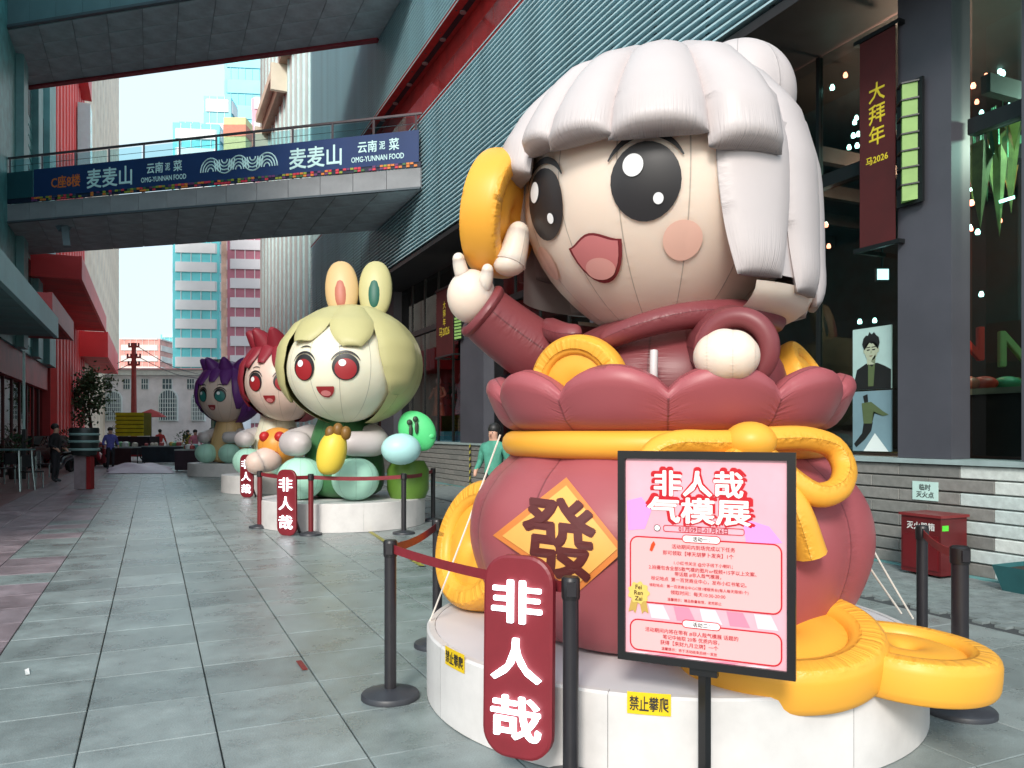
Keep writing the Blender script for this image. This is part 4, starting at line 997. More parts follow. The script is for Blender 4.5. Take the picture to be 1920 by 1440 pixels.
def belt(a, b_, label, m=beltm, sag=0.03, hw=0.026, group='red barrier belts'):
    b = MB(); n_ = 12; vs = []
    s = (b_ - a).normalized(); nrm = s.cross(Z).normalized() * 0.0015
    for i in range(n_ + 1):
        u = i / n_; q = a.lerp(b_, u) - Z * sag * 4 * u * (1 - u)
        vs += [q + Z * hw + nrm, q - Z * hw + nrm, q - Z * hw - nrm, q + Z * hw - nrm]
    fs = []
    for i in range(n_):
        for k in range(4): fs.append((i * 4 + k, i * 4 + (k + 1) % 4, i * 4 + 4 + (k + 1) % 4, i * 4 + 4 + k))
    b.add(vs, fs)
    return setp(b.build('barrier_belt', m), label, 'belt', group)
p1 = barrier_post(732, 4.76, 'black barrier post standing nearest the open paving on the left')
p2 = barrier_post(1070, 3.55, 'black barrier post nearest the camera beside the upright red sign')
p3 = barrier_post(820, 5.9, 'black barrier post behind the left edge of the white podium')
p4 = barrier_post(1800, 4.5, 'black barrier post at the far right with a wide round base', r=0.045, base=0.19)
p5 = barrier_post(1729, 5.5, 'black barrier post behind the gold coins on the right')
belt(p1, p2, 'dark red belt stretched across in front of the red bag')
belt(p1, p3, 'red belt running back along the left of the podium')
belt(p5, p4, 'red belt between the two posts at the right edge', m=mat('belt_bright', srgb(176, 52, 50), 0.6, 0.1))
# barrier round the second podium
q = [barrier_post(*a, r=0.04) for a in ((487, 13.2, 'dark red barrier post at the left of the second podium', mat('post_red', srgb(110, 26, 32), 0.45, 0.1)), (583, 12.25, 'dark red barrier post in front of the second podium', mat('post_red', (0, 0, 0))),
    (757, 12.4, 'black barrier post at the right front of the second podium'), (812, 14.2, 'black barrier post at the right back of the second podium'))]
belt(q[0], q[1], 'red belt at the left of the second podium', hw=.03); belt(q[1], q[2], 'red belt across the front of the second podium', hw=.03); belt(q[2], q[3], 'red belt at the right of the second podium', hw=.03)

# ------------------------------------------------------------------ lit upright name boards
def neon_board(px, z, w_, h_, label, rot=0.0, tilt=0.0, yoff=0.0):
    o = G(px, z) + Z * yoff; t = thing('name_board', label, 'sign', o, 0, 'upright lit name boards')
    rv = Vector((0.642, -0.767, 0)); rv = Matrix.Rotation(rot, 3, 'Z') @ rv
    nv = rv.cross(Z); nv.normalize()
    if nv.dot(Vector((ST, CT, 0))) > 0: nv = -nv
    uv = (Z * math.cos(tilt) - nv * math.sin(tilt)).normalized()
    nv = rv.cross(uv).normalized()
    if nv.dot(Vector((ST, CT, 0))) > 0: nv = -nv
    c = w_ / 2; rd_ = w_ * 0.36
    def outline(e):
        pts = []
        for cx_, cz_, a0 in ((c - rd_, h_ - rd_, 0), (-c + rd_, h_ - rd_, 90), (-c + rd_, rd_, 180), (c - rd_, rd_, 270)):
            for i in range(8):
                a = R(a0 + 90 * i / 7); pts.append((cx_ + (rd_ - e) * math.cos(a), cz_ + (rd_ - e) * math.sin(a)))
        return pts
    o2 = outline(0); k = len(o2); i2 = outline(0.012)
    b = MB(); b.add([o + rv * x + uv * z_ - nv * 0.02 for x, z_ in o2] + [o + rv * x + uv * z_ + nv * 0.014 for x, z_ in o2] + [o + rv * x + uv * z_ + nv * 0.02 for x, z_ in i2],
        [tuple(range(k)), tuple(range(2 * k, 3 * k))] + [(i, (i + 1) % k, (i + 1) % k + k, i + k) for i in range(k)] + [(i + k, (i + 1) % k + k, (i + 1) % k + 2 * k, i + 2 * k) for i in range(k)])
    b.build('board', mat('board_red', srgb(120, 30, 40), 0.45, 0.1, 4), t)
    neon = mat('neon_white', (0.9, 0.97, 1), 0.4, 0, emit=(0.85, 0.95, 1.0), es=1.3)
    ch = w_ * 0.70
    for i, s_ in enumerate('非人哉'):
        flat_text(s_, o + uv * (h_ * (0.775 - 0.285 * i)) + nv * 0.032, rv, uv, nv, height=h_ * 0.205, width=ch, off=(0.018 if z < 6 else 0.0), ext=0.03, res=3).build('lettering', neon, t)
    MB().bar(o - nv * 0.02 + uv * h_ * .6, o - nv * 0.3 - Z * (yoff - 0.0), 0.03).build('prop_leg', blk, t)
neon_board(971, 3.60, 0.345, 0.92, 'upright lit red board with three white characters in front of the big podium', tilt=0.02, yoff=0.115)
neon_board(538, 12.2, 0.375, 1.02, 'upright lit red board with white characters at the second podium')
neon_board(463, 19.3, 0.42, 1.05, 'small upright lit board with white characters at the third podium')

# ------------------------------------------------------------------ podiums
pw = mat('podium_white', (0.66, 0.635, 0.62), 0.42, 0.12, 2.2, 0.03, 20)
pwt = mat('podium_top', (0.66, 0.64, 0.65), 0.5, 0.06, 1.0)
def podium(px, z, r, h, label):
    o = G(px, z); t = thing('podium', label, 'podium', o, 0, 'round white podiums')
    n = 8
    for i in range(n):
        a0 = 2 * pi * i / n + 0.0008; a1 = 2 * pi * (i + 1) / n - 0.0008; b = MB(); k = 12
        vs = []
        for j in range(k + 1):
            a = lerp(a0, a1, j / k); c, s = math.cos(a), math.sin(a)
            vs += [(o.x + r * c, o.y + r * s, 0.004), (o.x + r * c, o.y + r * s, h - 0.012), (o.x + (r - .012) * c, o.y + (r - .012) * s, h), (o.x + (r - .05) * c, o.y + (r - .05) * s, h)]
        fs = [(j * 4 + q, j * 4 + 4 + q, j * 4 + 5 + q, j * 4 + 1 + q) for j in range(k) for q in range(3)]
        b.add(vs, fs).build('side_panel', pw, t, 30)
    MB().lathe([(r - .052, h - .03), (r - .052, h - 0.001)], o, 64).build('top_sheet', pwt, t)
    return o, t
PC, pod = podium(1244, 5.03, 1.5, 0.405, 'large round white podium under the red bag inflatable')
def pod_sticker(px0, px1, py, name):
    # patch bent round the podium side, 0.1 m tall
    pts = []
    for px in (px0, px1):
        d = P(px, 810, 1.0).xy - Vector((0, 0)); o = Vector((0, 0)); d = Vector((d.x, d.y)); c = PC.xy
        A = d.dot(d); Bq = -2 * d.dot(c); Cq = c.dot(c) - 1.5 ** 2
        tq = (-Bq - math.sqrt(max(0, Bq * Bq - 4 * A * Cq))) / (2 * A); q = d * tq - c
        pts.append((math.atan2(q.y, q.x), tq))
    a0, a1 = pts[0][0], pts[1][0]; zc = (pts[0][1] + pts[1][1]) / 2 
    h = H + (810 - py) / F * zc; hh = 0.05
    f = lambda u, v, e: (PC.x + (1.5 + e) * math.cos(lerp(a0, a1, u)), PC.y + (1.5 + e) * math.sin(lerp(a0, a1, u)), h - hh + 2 * hh * v)
    st = MB().grid(lambda u, v: f(u, v, 0.004), 8, 1).build('warning_sticker', mat('sticker_yellow', srgb(226, 190, 20), 0.45, 0.05), pod)
    for i, s_ in enumerate('禁止攀爬'):
        text(s_, lambda a, b, c: f(0.06 + 0.225 * (i + 0.93 * a), 0.18 + 0.64 * b, 0.007 + c * .05), 0.018).build('lettering', mat('ink', (0, 0, 0)), st)
pod_sticker(836, 872, 1236, 'a'); pod_sticker(1176, 1258, 1319, 'b')
PC2, pod2 = podium(645, 13.9, 1.42, 0.46, 'round white podium under the long eared inflatable')
PC3, pod3 = podium(520, 21.6, 1.45, 0.46, 'round white podium under the dark red haired inflatable')
PC4, pod4 = podium(430, 29.5, 1.45, 0.46, 'round white podium furthest down the street')

# ------------------------------------------------------------------ inflatable building blocks
def nylon(name, c, seam=0.012, rough=0.42, var=0.04, sss=0.0):
    return mat(name, c, rough, var, 1.3, 0.06, 3.0, spec=0.4, seam=seam, sss=0.45 if 'skin' in name or 'pale_green' in name else 0.0)
class Ball:
    "gored ellipsoid; az in degrees from the facing direction, el in degrees"
    def __init__(s, c, a, b, face, gores=14, dent=0.014, egg=0.0): s.c = Vector(c); s.a = a; s.b = b; s.face = face; s.n = gores; s.d = dent; s.egg = egg
    def dir(s, az): t = R(s.face + az); return Vector((math.cos(t), math.sin(t), 0))
    def at(s, az, el, off=0.0):
        e = R(el); k = 1 - s.d * (1 - abs(math.cos(s.n * R(az) / 2))) ** 1.0 * abs(math.cos(e)) ** .5
        k *= 1 - s.egg * max(0, -math.sin(e)) ** 2
        return s.c + s.dir(az) * ((s.a * k + off) * math.cos(e)) + Z * ((s.b + off) * math.sin(e))
    def build(s, name, m, par, nu=None, nv=28):
        nu = nu or s.n * 8
        sm_ = lambda u, v: (abs(math.sin(s.n * u * pi + pi / 2)) * 1.0, v * 2.5 * s.a, math.floor(u * s.n) * 3.1)
        return MB().grid(lambda u, v: s.at(360 * u, -89.5 + 179 * v), nu, nv, cu=True, seam=sm_).build(name, m, par, 60)
    def decal(s, az, el, pts, name, m, par, off=0.02, rings=6):
        "outline pts in degrees round az, el"
        b = MB(); n = len(pts); cxm = sum(p[0] for p in pts) / n; cym = sum(p[1] for p in pts) / n
        vs = [s.at(az + cxm, el + cym, off)]; fs = []
        for r in range(1, rings + 1):
            for p in pts: vs.append(s.at(az + lerp(cxm, p[0], r / rings), el + lerp(cym, p[1], r / rings), off))
        for i in range(n): fs.append((0, 1 + i, 1 + (i + 1) % n))
        for r in range(rings - 1):
            for i in range(n): fs.append((1 + r * n + i, 1 + r * n + (i + 1) % n, 1 + (r + 1) * n + (i + 1) % n, 1 + (r + 1) * n + i))
        return b.add(vs, fs).build(name, m, par, True)
def oval(rx, ry, n=28): return [(rx * math.cos(2 * pi * i / n), ry * math.sin(2 * pi * i / n)) for i in range(n)]
def arc_band(rx, ry, a0, a1, th, n=14):
    o = [(rx * math.cos(R(lerp(a0, a1, i / n))), ry * math.sin(R(lerp(a0, a1, i / n)))) for i in range(n + 1)]
    return o
def arc_strip(ball, az, el, rx, ry, a0, a1, th, name, m, par, off=0.022, n=16):
    def fn(u, v):
        a = R(lerp(a0, a1, u)); k = th * math.sin(pi * min(0.97, max(0.03, u))) ** .6
        return ball.at(az + (rx + k * (v - .5)) * math.cos(a), el + (ry + k * (v - .5)) * math.sin(a), off)
    return MB().grid(fn, n, 2).build(name, m, par, True)
def lobe(ball, az0, az1, path, th, name, m, par, bottom=0.07, skew=0.0, taper=0.0, swell=0.25):
    "puffy lock of hair: path = (r, z) from the crown down, relative to the ball's centre"
    L = [0]
    for (r0, z0), (r1, z1) in zip(path, path[1:]): L.append(L[-1] + math.hypot(r1 - r0, z1 - z0))
    pr = [(l / L[-1], p[0]) for l, p in zip(L, path)]; pz = [(l / L[-1], p[1]) for l, p in zip(L, path)]
    nv, nu = 22, 12; b = MB()
    def prof(v):
        k = min(1, swell + (1 - swell) * min(1, v / .62) ** 1.4)
        if v > 1 - bottom: k *= math.sqrt(max(0.0, 1 - ((v - 1 + bottom) / bottom) ** 2)) * 0.999 + 0.001
        return k
    vs = []; n2 = 2 * nu
    for j in range(nv + 1):
        v = 1 - (1 - j / nv) ** 1.35
        r, z_ = interp(pr, v), interp(pz, v); k = prof(v)
        hw = (az1 - az0) / 2 * (1 - taper * max(0, (v - .6) / .4) ** 2); mid = (az0 + az1) / 2 + skew * v
        for i in range(n2):
            if i <= nu: u = -1 + 2 * i / nu; rad = th * k * (1 - abs(u) ** 2.6) ** .7 * 1.0; o = 0.0
            else: u = 1 - 2 * (i - nu) / nu; rad = -0.05 * (1 - u * u) ** .5
            vs.append(ball.c + ball.dir(mid + hw * u) * max(0.02, r + rad) + Z * (z_ + (0.02 * (1 - abs(u) ** 2) if v < 0.999 else 0.0)))
            b.seam[len(vs) - 1] = (min(1.0, 2.2 * (1 - abs(u))) if v < 0.8 else min(1.0, (1 - v) * 4), L[-1] * v if v < .8 else u, az0)
    fs = [(j * n2 + i, j * n2 + (i + 1) % n2, (j + 1) * n2 + (i + 1) % n2, (j + 1) * n2 + i) for j in range(nv) for i in range(n2)]
    fs.append(tuple(range(n2))[::-1]); fs.append(tuple(nv * n2 + i for i in range(n2)))
    b.add(vs, fs)
    return b.build(name, m, par, 70)
def gored_lathe(c, prof, n, dent, face, name, m, par, nu=None, fine=3):
    c = Vector(c); pts = catmull([Vector((r, 0, z)) for r, z in prof], fine); nv = len(pts) - 1; nu = nu or n * 8
    def fn(u, v):
        p = pts[min(nv, int(round(v * nv)))]; k = 1 - dent * (1 - abs(math.cos(n * u * pi)))
        a = 2 * pi * u + R(face); return c + Vector((p.x * k * math.cos(a), p.x * k * math.sin(a), p.z))
    return MB().grid(fn, nu, nv, cu=True, seam=lambda u, v: (abs(math.cos(n * u * pi)) if True else 1, v * 2, math.floor(u * n) * 1.7)).build(name, m, par, 60)

WHITE = nylon('nylon_white', (0.54, 0.485, 0.48), 0.012); SKIN = nylon('nylon_skin', (0.82, 0.665, 0.55), 0.008)
RED = nylon('nylon_red', (0.36, 0.088, 0.10)); RED2 = nylon('nylon_dark_red', (0.19, 0.042, 0.048)); GOLD = nylon('nylon_gold', (0.85, 0.40, 0.045), 0.03)
BLK = mat('print_dark', (0.022, 0.02, 0.022), 0.45, 0.0); WHT = mat('print_light', (0.82, 0.82, 0.82), 0.45, 0.0)
PINK = mat('print_pink', (0.62, 0.20, 0.20), 0.45, 0); BLUSH = mat('print_blush', (0.80, 0.48, 0.38), 0.45, 0.03, 2); MAROON = mat('print_maroon', (0.20, 0.02, 0.025), 0.45, 0)

# ------------------------------------------------------------------ the big inflatable in the money bag
FA = 205.6
doll = thing('inflatable_doll', 'giant pale haired inflatable child sitting in a red money bag on the near podium', 'inflatable', PC + Z * 0.405, R(FA - 270), 'giant inflatables on podiums')
bagp = [(0.86, 0.41), (1.02, 0.47), (1.13, 0.62), (1.21, 0.82), (1.235, 1.0), (1.20, 1.18), (1.10, 1.34), (0.98, 1.45), (0.93, 1.55), (0.93, 1.66)]
gored_lathe(PC, [(0.3, 0.408)] + bagp, 12, 0.03, FA + 8, 'bag', RED, doll, fine=4)
bag_r = catmull([Vector((r, 0, z)) for r, z in bagp], 4)
bag_tab = [(p.z, p.x) for p in bag_r]
def ray_cyl(px, py, rfun, off=0.0):
    "front hit of the viewing ray on the round bag (radius depends on height)"
    d = P(px, py, 1.0) - Vector((0, 0, H)); r = 1.2
    q = None
    for _ in range(14):
        dx = d.xy; c = PC.xy; A = dx.dot(dx); Bq = -2 * dx.dot(c); Cq = c.dot(c) - (r + off) ** 2
        D = Bq * Bq - 4 * A * Cq
        t = (-Bq - math.sqrt(max(0, D))) / (2 * A); q = Vector((0, 0, H)) + d * t; r = 0.5 * r + 0.5 * rfun(q.z)
    return q
bagr = lambda z_: interp(bag_tab, z_)
def bag_quad(corners, e, name, m, n=14):
    (ax, ay), (bx, by), (cx_, cy_), (dx, dy) = corners
    def fn(u, v): return ray_cyl(lerp(lerp(ax, bx, u), lerp(dx, cx_, u), v), lerp(lerp(ay, by, u), lerp(dy, cy_, u), v), bagr, e)
    return MB().grid(fn, n, n).build(name, m, doll, True)
dia = [(1062, 895), (1172, 1032), (1082, 1112), (924, 1004)]
bag_quad(dia, 0.004, 'diamond_border', mat('diamond_orange', (0.70, 0.22, 0.05), 0.45, 0.04, 2))
ctr = (sum(p[0] for p in dia) / 4, sum(p[1] for p in dia) / 4)
bag_quad([(lerp(ctr[0], x, .87), lerp(ctr[1], y, .87)) for x, y in dia], 0.009, 'diamond_panel', mat('diamond_yellow', (0.82, 0.42, 0.10), 0.45, 0.04, 2))
text('發', lambda a, b, c: ray_cyl(980 + 132 * a + 6 * (1 - b), 1082 - 146 * b + 16 * (a - .5), bagr, 0.014 + c * .15), 0.028, 0, 3).build('lettering', mat('print_brown', (0.10, 0.016, 0.014), 0.5, 0), doll)
# ruffle
NL = 11
def ruf(u, v):
    ph = 2 * pi * u; c = abs(math.cos(NL * ph / 2)) ** 0.7
    T = [(0, .90, 1.585), (.18, 1.0, 1.66), (.34, 1.06, 1.76), (.46, 1.06, 1.80), (.54, 1.01, 1.83), (.64, .93, 1.80), (.8, .85, 1.72), (1, .80, 1.60)]
    r = interp([(a, b) for a, b, _ in T], v); z_ = interp([(a, b) for a, _, b in T], v)
    k = math.sin(pi * min(1, v / .6)) if v < .6 else 0
    r += 0.075 * c * k; z_ += 0.13 * c * math.sin(pi * min(1, max(0, (v - .12) / .72)))
    a = ph + R(FA + 14); return PC + Vector((r * math.cos(a), r * math.sin(a), z_))
MB().grid(ruf, NL * 10, 30, cu=True, seam=lambda u, v: (min(1, abs(math.cos(NL * u * pi)) if v < .4 or v > .6 else abs(v - .5) * 8), v * 2.0 if v < .4 else u * 9, math.floor(u * NL))).build('ruffle', RED, doll, 60)
# belt and bow
MB().grid(lambda u, v: PC + Vector(((0.955 + 0.075 * math.cos(2 * pi * v)) * math.cos(2 * pi * u), (0.955 + 0.075 * math.cos(2 * pi * v)) * math.sin(2 * pi * u), 1.53 + 0.078 * math.sin(2 * pi * v))), 72, 14, cu=True, cv=True).build('belt', GOLD, doll, True)
bowr = lambda z_: interp([(1.0, 1.30), (1.2, 1.28), (1.4, 1.16), (1.6, 1.08)], z_)
def bow(pts, off): return [ray_cyl(x, y, bowr, o) for (x, y), o in zip(pts, off)]
MB().sweep(bow([(1395, 828), (1440, 823), (1510, 822), (1560, 838), (1583, 878), (1572, 916), (1532, 928), (1490, 905), (1448, 868), (1405, 842)], [0, .03, .05, .06, .07, .07, .06, .05, .04, .02]), 0.062, 12, smooth=4, seam=True).build('bow_loop', GOLD, doll, True)
MB().sweep(bow([(1405, 828), (1340, 830), (1270, 830), (1225, 850), (1212, 900), (1230, 945), (1280, 940), (1340, 890), (1400, 845)], [0, .03, .05, .06, .07, .07, .06, .05, .02]), 0.062, 12, smooth=4, seam=True).build('bow_loop', GOLD, doll, True)
MB().sweep(bow([(1420, 850), (1460, 900), (1495, 960), (1520, 1040)], [.02, .02, .0, -.02]), lambda s: 0.05 + .03 * s, 12, smooth=5, seam=True).build('bow_tail', GOLD, doll, True)
MB().sweep(bow([(1390, 850), (1360, 900), (1345, 960), (1340, 1040)], [.02, .02, .0, -.02]), lambda s: 0.05 + .03 * s, 12, smooth=5, seam=True).build('bow_tail', GOLD, doll, True)
kq = ray_cyl(1406, 828, bowr, 0.03)
MB().ell(kq, 0.13, 0.13, 0.10, 24, 14).build('bow_knot', GOLD, doll, True)
# torso, collar, strings
gored_lathe(PC, [(0.70, 1.5), (0.76, 1.8), (0.74, 2.0), (0.60, 2.17), (0.35, 2.3)], 8, 0.03, FA, 'torso', RED2, doll)
HB = Ball(P(1243, 810, 5.03).to_tuple()[:2] + (3.05,), 0.885, 0.89, FA, 14, 0.012, 0.15)
cn = Vector((HB.c.x, HB.c.y, 0))
for sgn in (-1, 1):
    pts = [cn + HB.dir(sgn * a) * r_ + Z * h_ for a, r_, h_ in ((2 if sgn > 0 else 12, .76 if sgn > 0 else .70, 2.10 if sgn > 0 else 2.17), (18, .76, 2.17), (38, .74, 2.23), (65, .70, 2.26), (100, .68, 2.27), (140, .66, 2.28), (175, .66, 2.28))]
    MB().sweep(pts, lambda s: (0.058 + 0.02 * math.sin(pi * s)) * (math.sqrt(max(0.0, 1 - (1 - s / .08) ** 2)) + .001 if s < .08 else 1), 12, smooth=9, seam=True).build('collar', RED2, doll, True)
for a, l_ in ((26, .26),):
    q = cn + HB.dir(a) * 0.87 + Z * 2.03
    MB().sweep([q, q + HB.dir(a) * .03 - Z * l_ * .5, q - Z * l_], 0.022, 8).build('drawstring', WHITE, doll, True)
# arms and hands
MB().sweep([P(1090, 720, 5.0), P(1020, 672, 4.95), P(950, 622, 4.9), P(905, 585, 4.85)], lambda s: 0.22 - 0.045 * s, 20, smooth=5, seam=True).build('sleeve', RED2, doll, True)
q = P(905, 584, 4.85); ax = (P(885, 568, 4.83) - q).normalized()
def ring(c, ax, r, t, name, m, par, n=40, k=12):
    ax = Vector(ax).normalized(); u_ = ax.cross(Z if abs(ax.z) < .9 else Vector((1, 0, 0))).normalized(); v_ = ax.cross(u_)
    return MB().grid(lambda a, b: Vector(c) + (u_ * math.cos(2 * pi * a) + v_ * math.sin(2 * pi * a)) * (r + t * math.cos(2 * pi * b)) + ax * (t * math.sin(2 * pi * b)), n, k, cu=True, cv=True, seam=lambda a, b: (abs(math.sin(2 * pi * b)), a * 5 * r, 0)).build(name, m, par, True)
ring(q, ax, 0.155, 0.035, 'cuff', RED2, doll)
hand = MB().ell(P(884, 556, 4.83), 0.15, 0.15, 0.165, 24, 16)
hand.sweep([P(872, 530, 4.8), P(864, 505, 4.78), P(860, 487, 4.77)], lambda s: 0.05 - .012 * s, 12, smooth=3); hand.ell(P(860, 486, 4.77), .038, .038, .04, 12, 8)
hand.sweep([P(905, 545, 4.76), P(911, 525, 4.73), P(914, 508, 4.72)], lambda s: 0.048 - .012 * s, 12, smooth=3); hand.ell(P(914, 507, 4.72), .036, .036, .04, 12, 8)
hand.build('hand', SKIN, doll, True)
th = MB().sweep([P(972, 436, 4.82), P(964, 470, 4.80), P(956, 494, 4.79)], lambda s: 0.07 + .03 * s, 16, smooth=4, seam=True); th.ell(P(955, 496, 4.79), .098, .098, .07, 18, 10); th.ell(P(972, 437, 4.82), .068, .068, .07, 16, 10); th.build('thumb', SKIN, doll, True)
c1 = P(1380, 655, 4.12)
MB().sweep([P(1330, 640, 4.75), P(1360, 648, 4.4), c1], lambda s: 0.24 - .02 * s, 20, smooth=5, seam=True).build('sleeve', RED2, doll, True)
vd = (c1 - Vector((0, 0, H))).normalized()
ring(c1 - vd * 0.03, vd + Vector((.25, 0, 0)), 0.165, 0.055, 'cuff', RED2, doll)
fist = Ball(P(1362, 668, 4.0), 0.155, 0.135, 235, 10, 0.06)
b = MB()
u_ = vd.cross(Z).normalized(); 
def fs_(u, v):
    a = 2 * pi * u; e = -pi / 2 + pi * v; k = 1 - 0.05 * (1 - abs(math.cos(5 * a)))
    return Vector(fist.c) + u_ * (0.16 * k * math.sin(e)) + Z * (0.14 * k * math.cos(e) * math.cos(a)) - vd * (0.15 * k * math.cos(e) * math.sin(a))
def fs2(u, v):
    a = 2 * pi * u; e = -pi / 2 + pi * v; k = 1 - 0.045 * (1 - abs(math.cos(4 * (e + .2))))
    return Vector(fist.c) + u_ * (0.165 * math.sin(e)) + Z * (0.142 * k * math.cos(e) * math.cos(a)) - vd * (0.16 * k * math.cos(e) * math.sin(a))
b.grid(fs2, 28, 64, cu=True, seam=lambda u, v: (abs(math.cos(4 * (-pi / 2 + pi * v + .2))), u * 3, math.floor(v * 5))).build('hand', SKIN, doll, True)
# head
HB.build('head', SKIN, doll)
for az, el, sc_ in ((23, -7.5, 0.92), (-23, -7.5, 0.92)):
    HB.decal(az, el, oval(13.5 * sc_, 13.2), 'eye', BLK, doll, 0.012)
    HB.decal(az - 4, el + 5.5, oval(3.6, 3.8), 'eye_highlight', WHT, doll, 0.02)
    HB.decal(az + 4.5, el - 6, oval(1.8, 1.9), 'eye_highlight', WHT, doll, 0.02)
    arc_strip(HB, az, el, 15, 16, 30, 150, 2.6, 'eyelash', BLK, doll, 0.014)
    HB.decal(az + (14 if az > 0 else -14), el - 20, oval(8, 7), 'blush', BLUSH, doll, 0.010)
mp = [(-11 + 22 * i / 12, 1.5 * math.cos(2 * pi * (i / 12 - .5)) - 1.5) for i in range(13)] + [(11 * math.cos(R(a)), -1.5 - 15 * abs(math.sin(R(a))) ** .9) for a in range(-12, -180, -12)]
mp = [(x * 1.22, y * 1.15) for x, y in mp]
HB.decal(-1, -22, mp, 'mouth', MAROON, doll, 0.012)
HB.decal(-1, -22.8, [(x * .88, y * .88) for x, y in mp], 'mouth_inside', PINK, doll, 0.017)
HB.decal(-1, -35, oval(8.0, 4.2), 'tongue', mat('print_tongue', (0.75, 0.36, 0.32), 0.45, 0), doll, 0.021)
# hair: an inner cap and puffed locks
crown = [(0.06, 0.90), (0.34, 0.85), (0.63, 0.68), (0.82, 0.44)]
Ball(HB.c + Z * 0.03, 0.925, 0.935, FA, 14, 0.02)
capb = Ball(HB.c, 0.91, 0.905, FA, 14, 0.02)
MB().grid(lambda u, v: capb.at(360 * u, 12 + 77.5 * v), 112, 16, cu=True, seam=lambda u, v: (abs(math.cos(14 * u * pi + pi / 2)), v * 2, u * 14)).build('hair_cap', WHITE, doll, 60)
for az0, az1, zb, rb, sk in ((-47, -24, .06, .97, 0), (-25, -8, .14, .99, 2), (-10, 14, .11, 1.0, 0), (12, 43, .09, .99, 0), (40, 66, .02, .98, 3)):
    lobe(HB, az0, az1, crown + [(0.925, 0.27), (rb - .015, zb)], 0.12, 'hair_lock', WHITE, doll, 0.05, sk, 0, 0.06)
for i, (az0, az1, zb) in enumerate(((47, 79, -.62), (75, 104, -.68), (99, 128, -.71), (125, 155, -.72), (152, 182, -.74), (179, 209, -.74), (206, 236, -.72), (233, 263, -.6), (260, 290, -.4), (286, 316, -.16))):
    lobe(HB, az0, az1, [(0.30, 0.86), (0.62, 0.67), (0.82, 0.41), (0.885, 0.12), (0.90, -0.2)] + ([(0.905, (zb - .2) / 2), (0.92, zb)] if zb < -.3 else [(0.89, zb - .06)]), 0.06, 'hair_lock', WHITE, doll, 0.10, 0, 0.42, 0.08)
MB().grid(lambda u, v: HB.c + HB.dir(64 + 236 * u) * interp([(0, .885), (.35, .89), (1, .90)], v) + Z * lerp(0.25, -0.60, v), 60, 6).build('hair_lining', WHITE, doll, True)
MB().grid(lambda u, v: HB.c + HB.dir(62 + 190 * u) * (0.40 + .50 * math.sin(pi / 2 * v)) + Z * (-0.84 + .20 * (1 - math.cos(pi / 2 * v))), 40, 8).build('hair_underside', SKIN, doll, True)
bunc = P(1385, 190, 5.5)
bun = Ball(bunc, 0.39, 0.40, FA, 8, 0.03); bun.build('hair_bun', WHITE, doll)
# guy ropes
ropem = mat('rope', srgb(220, 214, 204), 0.8, 0.1)
def rope(a, b_, label):
    setp(MB().sweep([a, (a + b_) / 2 - Z * 0.015, b_], 0.006, 6, smooth=4).build('guy_rope', ropem), label, 'rope', 'thin guy ropes of the inflatables')
bd = lambda px, py, z_: P(px, py, z_)
rope(bd(1580, 925, 4.75), bd(1712, 1160, 4.9), 'outer pale guy rope right of the red bag')
rope(bd(1552, 940, 4.35), bd(1690, 1150, 4.75), 'inner pale guy rope crossing the right side of the red bag')
rope(bd(938, 815, 5.0), bd(806, 1165, 5.0), 'pale guy rope at the left edge of the red bag')
rope(bd(760, 870, 13.5), bd(790, 935, 13.6), 'short guy rope at the right of the second podium')

# ------------------------------------------------------------------ gold coins
def coin(c, ax, r, t, label, group='gold inflatable coins'):
    c = Vector(c); ax = Vector(ax).normalized(); o = thing('inflatable_coin', label, 'inflatable coin', c, 0, group)
    u_ = ax.cross(Z if abs(ax.z) < .9 else Vector((0, 1, 0))).normalized(); v_ = ax.cross(u_).normalized()
    h = t / 2
    def prof(faces):
        return faces
    # rim tube (rounded rectangle section)
    P_ = []
    k = 22
    ri = r * 0.62
    for i in range(k):
        a = 2 * pi * i / k
        ca, sa = math.cos(a), math.sin(a)
        x = (r + ri) / 2 + (r - ri) / 2 * (abs(ca) ** .62) * (1 if ca > 0 else -1)
        y = h * (abs(sa) ** .55) * (1 if sa > 0 else -1)
        P_.append((x, y))
    def at(a, x, y): return c + (u_ * math.cos(a) + v_ * math.sin(a)) * x + ax * y
    MB().grid(lambda u, v: at(2 * pi * u, *P_[int(round(v * k)) % k]), 72, k, cu=True, cv=True,
              seam=lambda u, v: (min(1.0, abs(abs(math.sin(2 * pi * v)) - 0.93) * 2.2) if math.cos(2 * pi * v) > -.2 else 1.0, u * 6.0 * r, 1 if v < .5 else 4)).build('rim', GOLD, o, 60)
    for sg_ in (1, -1):
        def disc(u, v):
            a = 2 * pi * u; x = ri * 1.04 * v
            sq = 0.5 + 0.5 * abs(math.cos(2 * a)) ** 2
            y = h * (0.62 + 0.22 * math.sin(pi * min(1, max(0, (v - .12) / .88))) - 0.35 * math.exp(-(v / .16) ** 2))
            return at(a, x, sg_ * y)
        MB().grid(disc, 48, 14, cu=True, seam=lambda u, v: (1.0 if v < .75 else 1.0 - (v - .75) * 2.4, u * 5 * r, 2)).build('centre', GOLD, o, True)
    return o
ur = rd; vf = Vector((ST, CT, 0))
coin(P(1458, 1205, 4.02), Z * math.cos(R(13)) - vf * math.sin(R(13)) - ur * 0.05, 0.515, 0.235, 'largest gold inflatable coin lying over the front right edge of the near podium')
coin(P(1697, 1238, 3.99), Z - vf * 0.03 + ur * 0.06, 0.425, 0.21, 'gold inflatable coin lying flat at the right edge of the near podium')
coin(P(940, 402, 4.95), ur * 0.93 - vf * 0.34 + Z * (-0.20), 0.395, 0.24, 'gold inflatable coin held up in the raised hand')
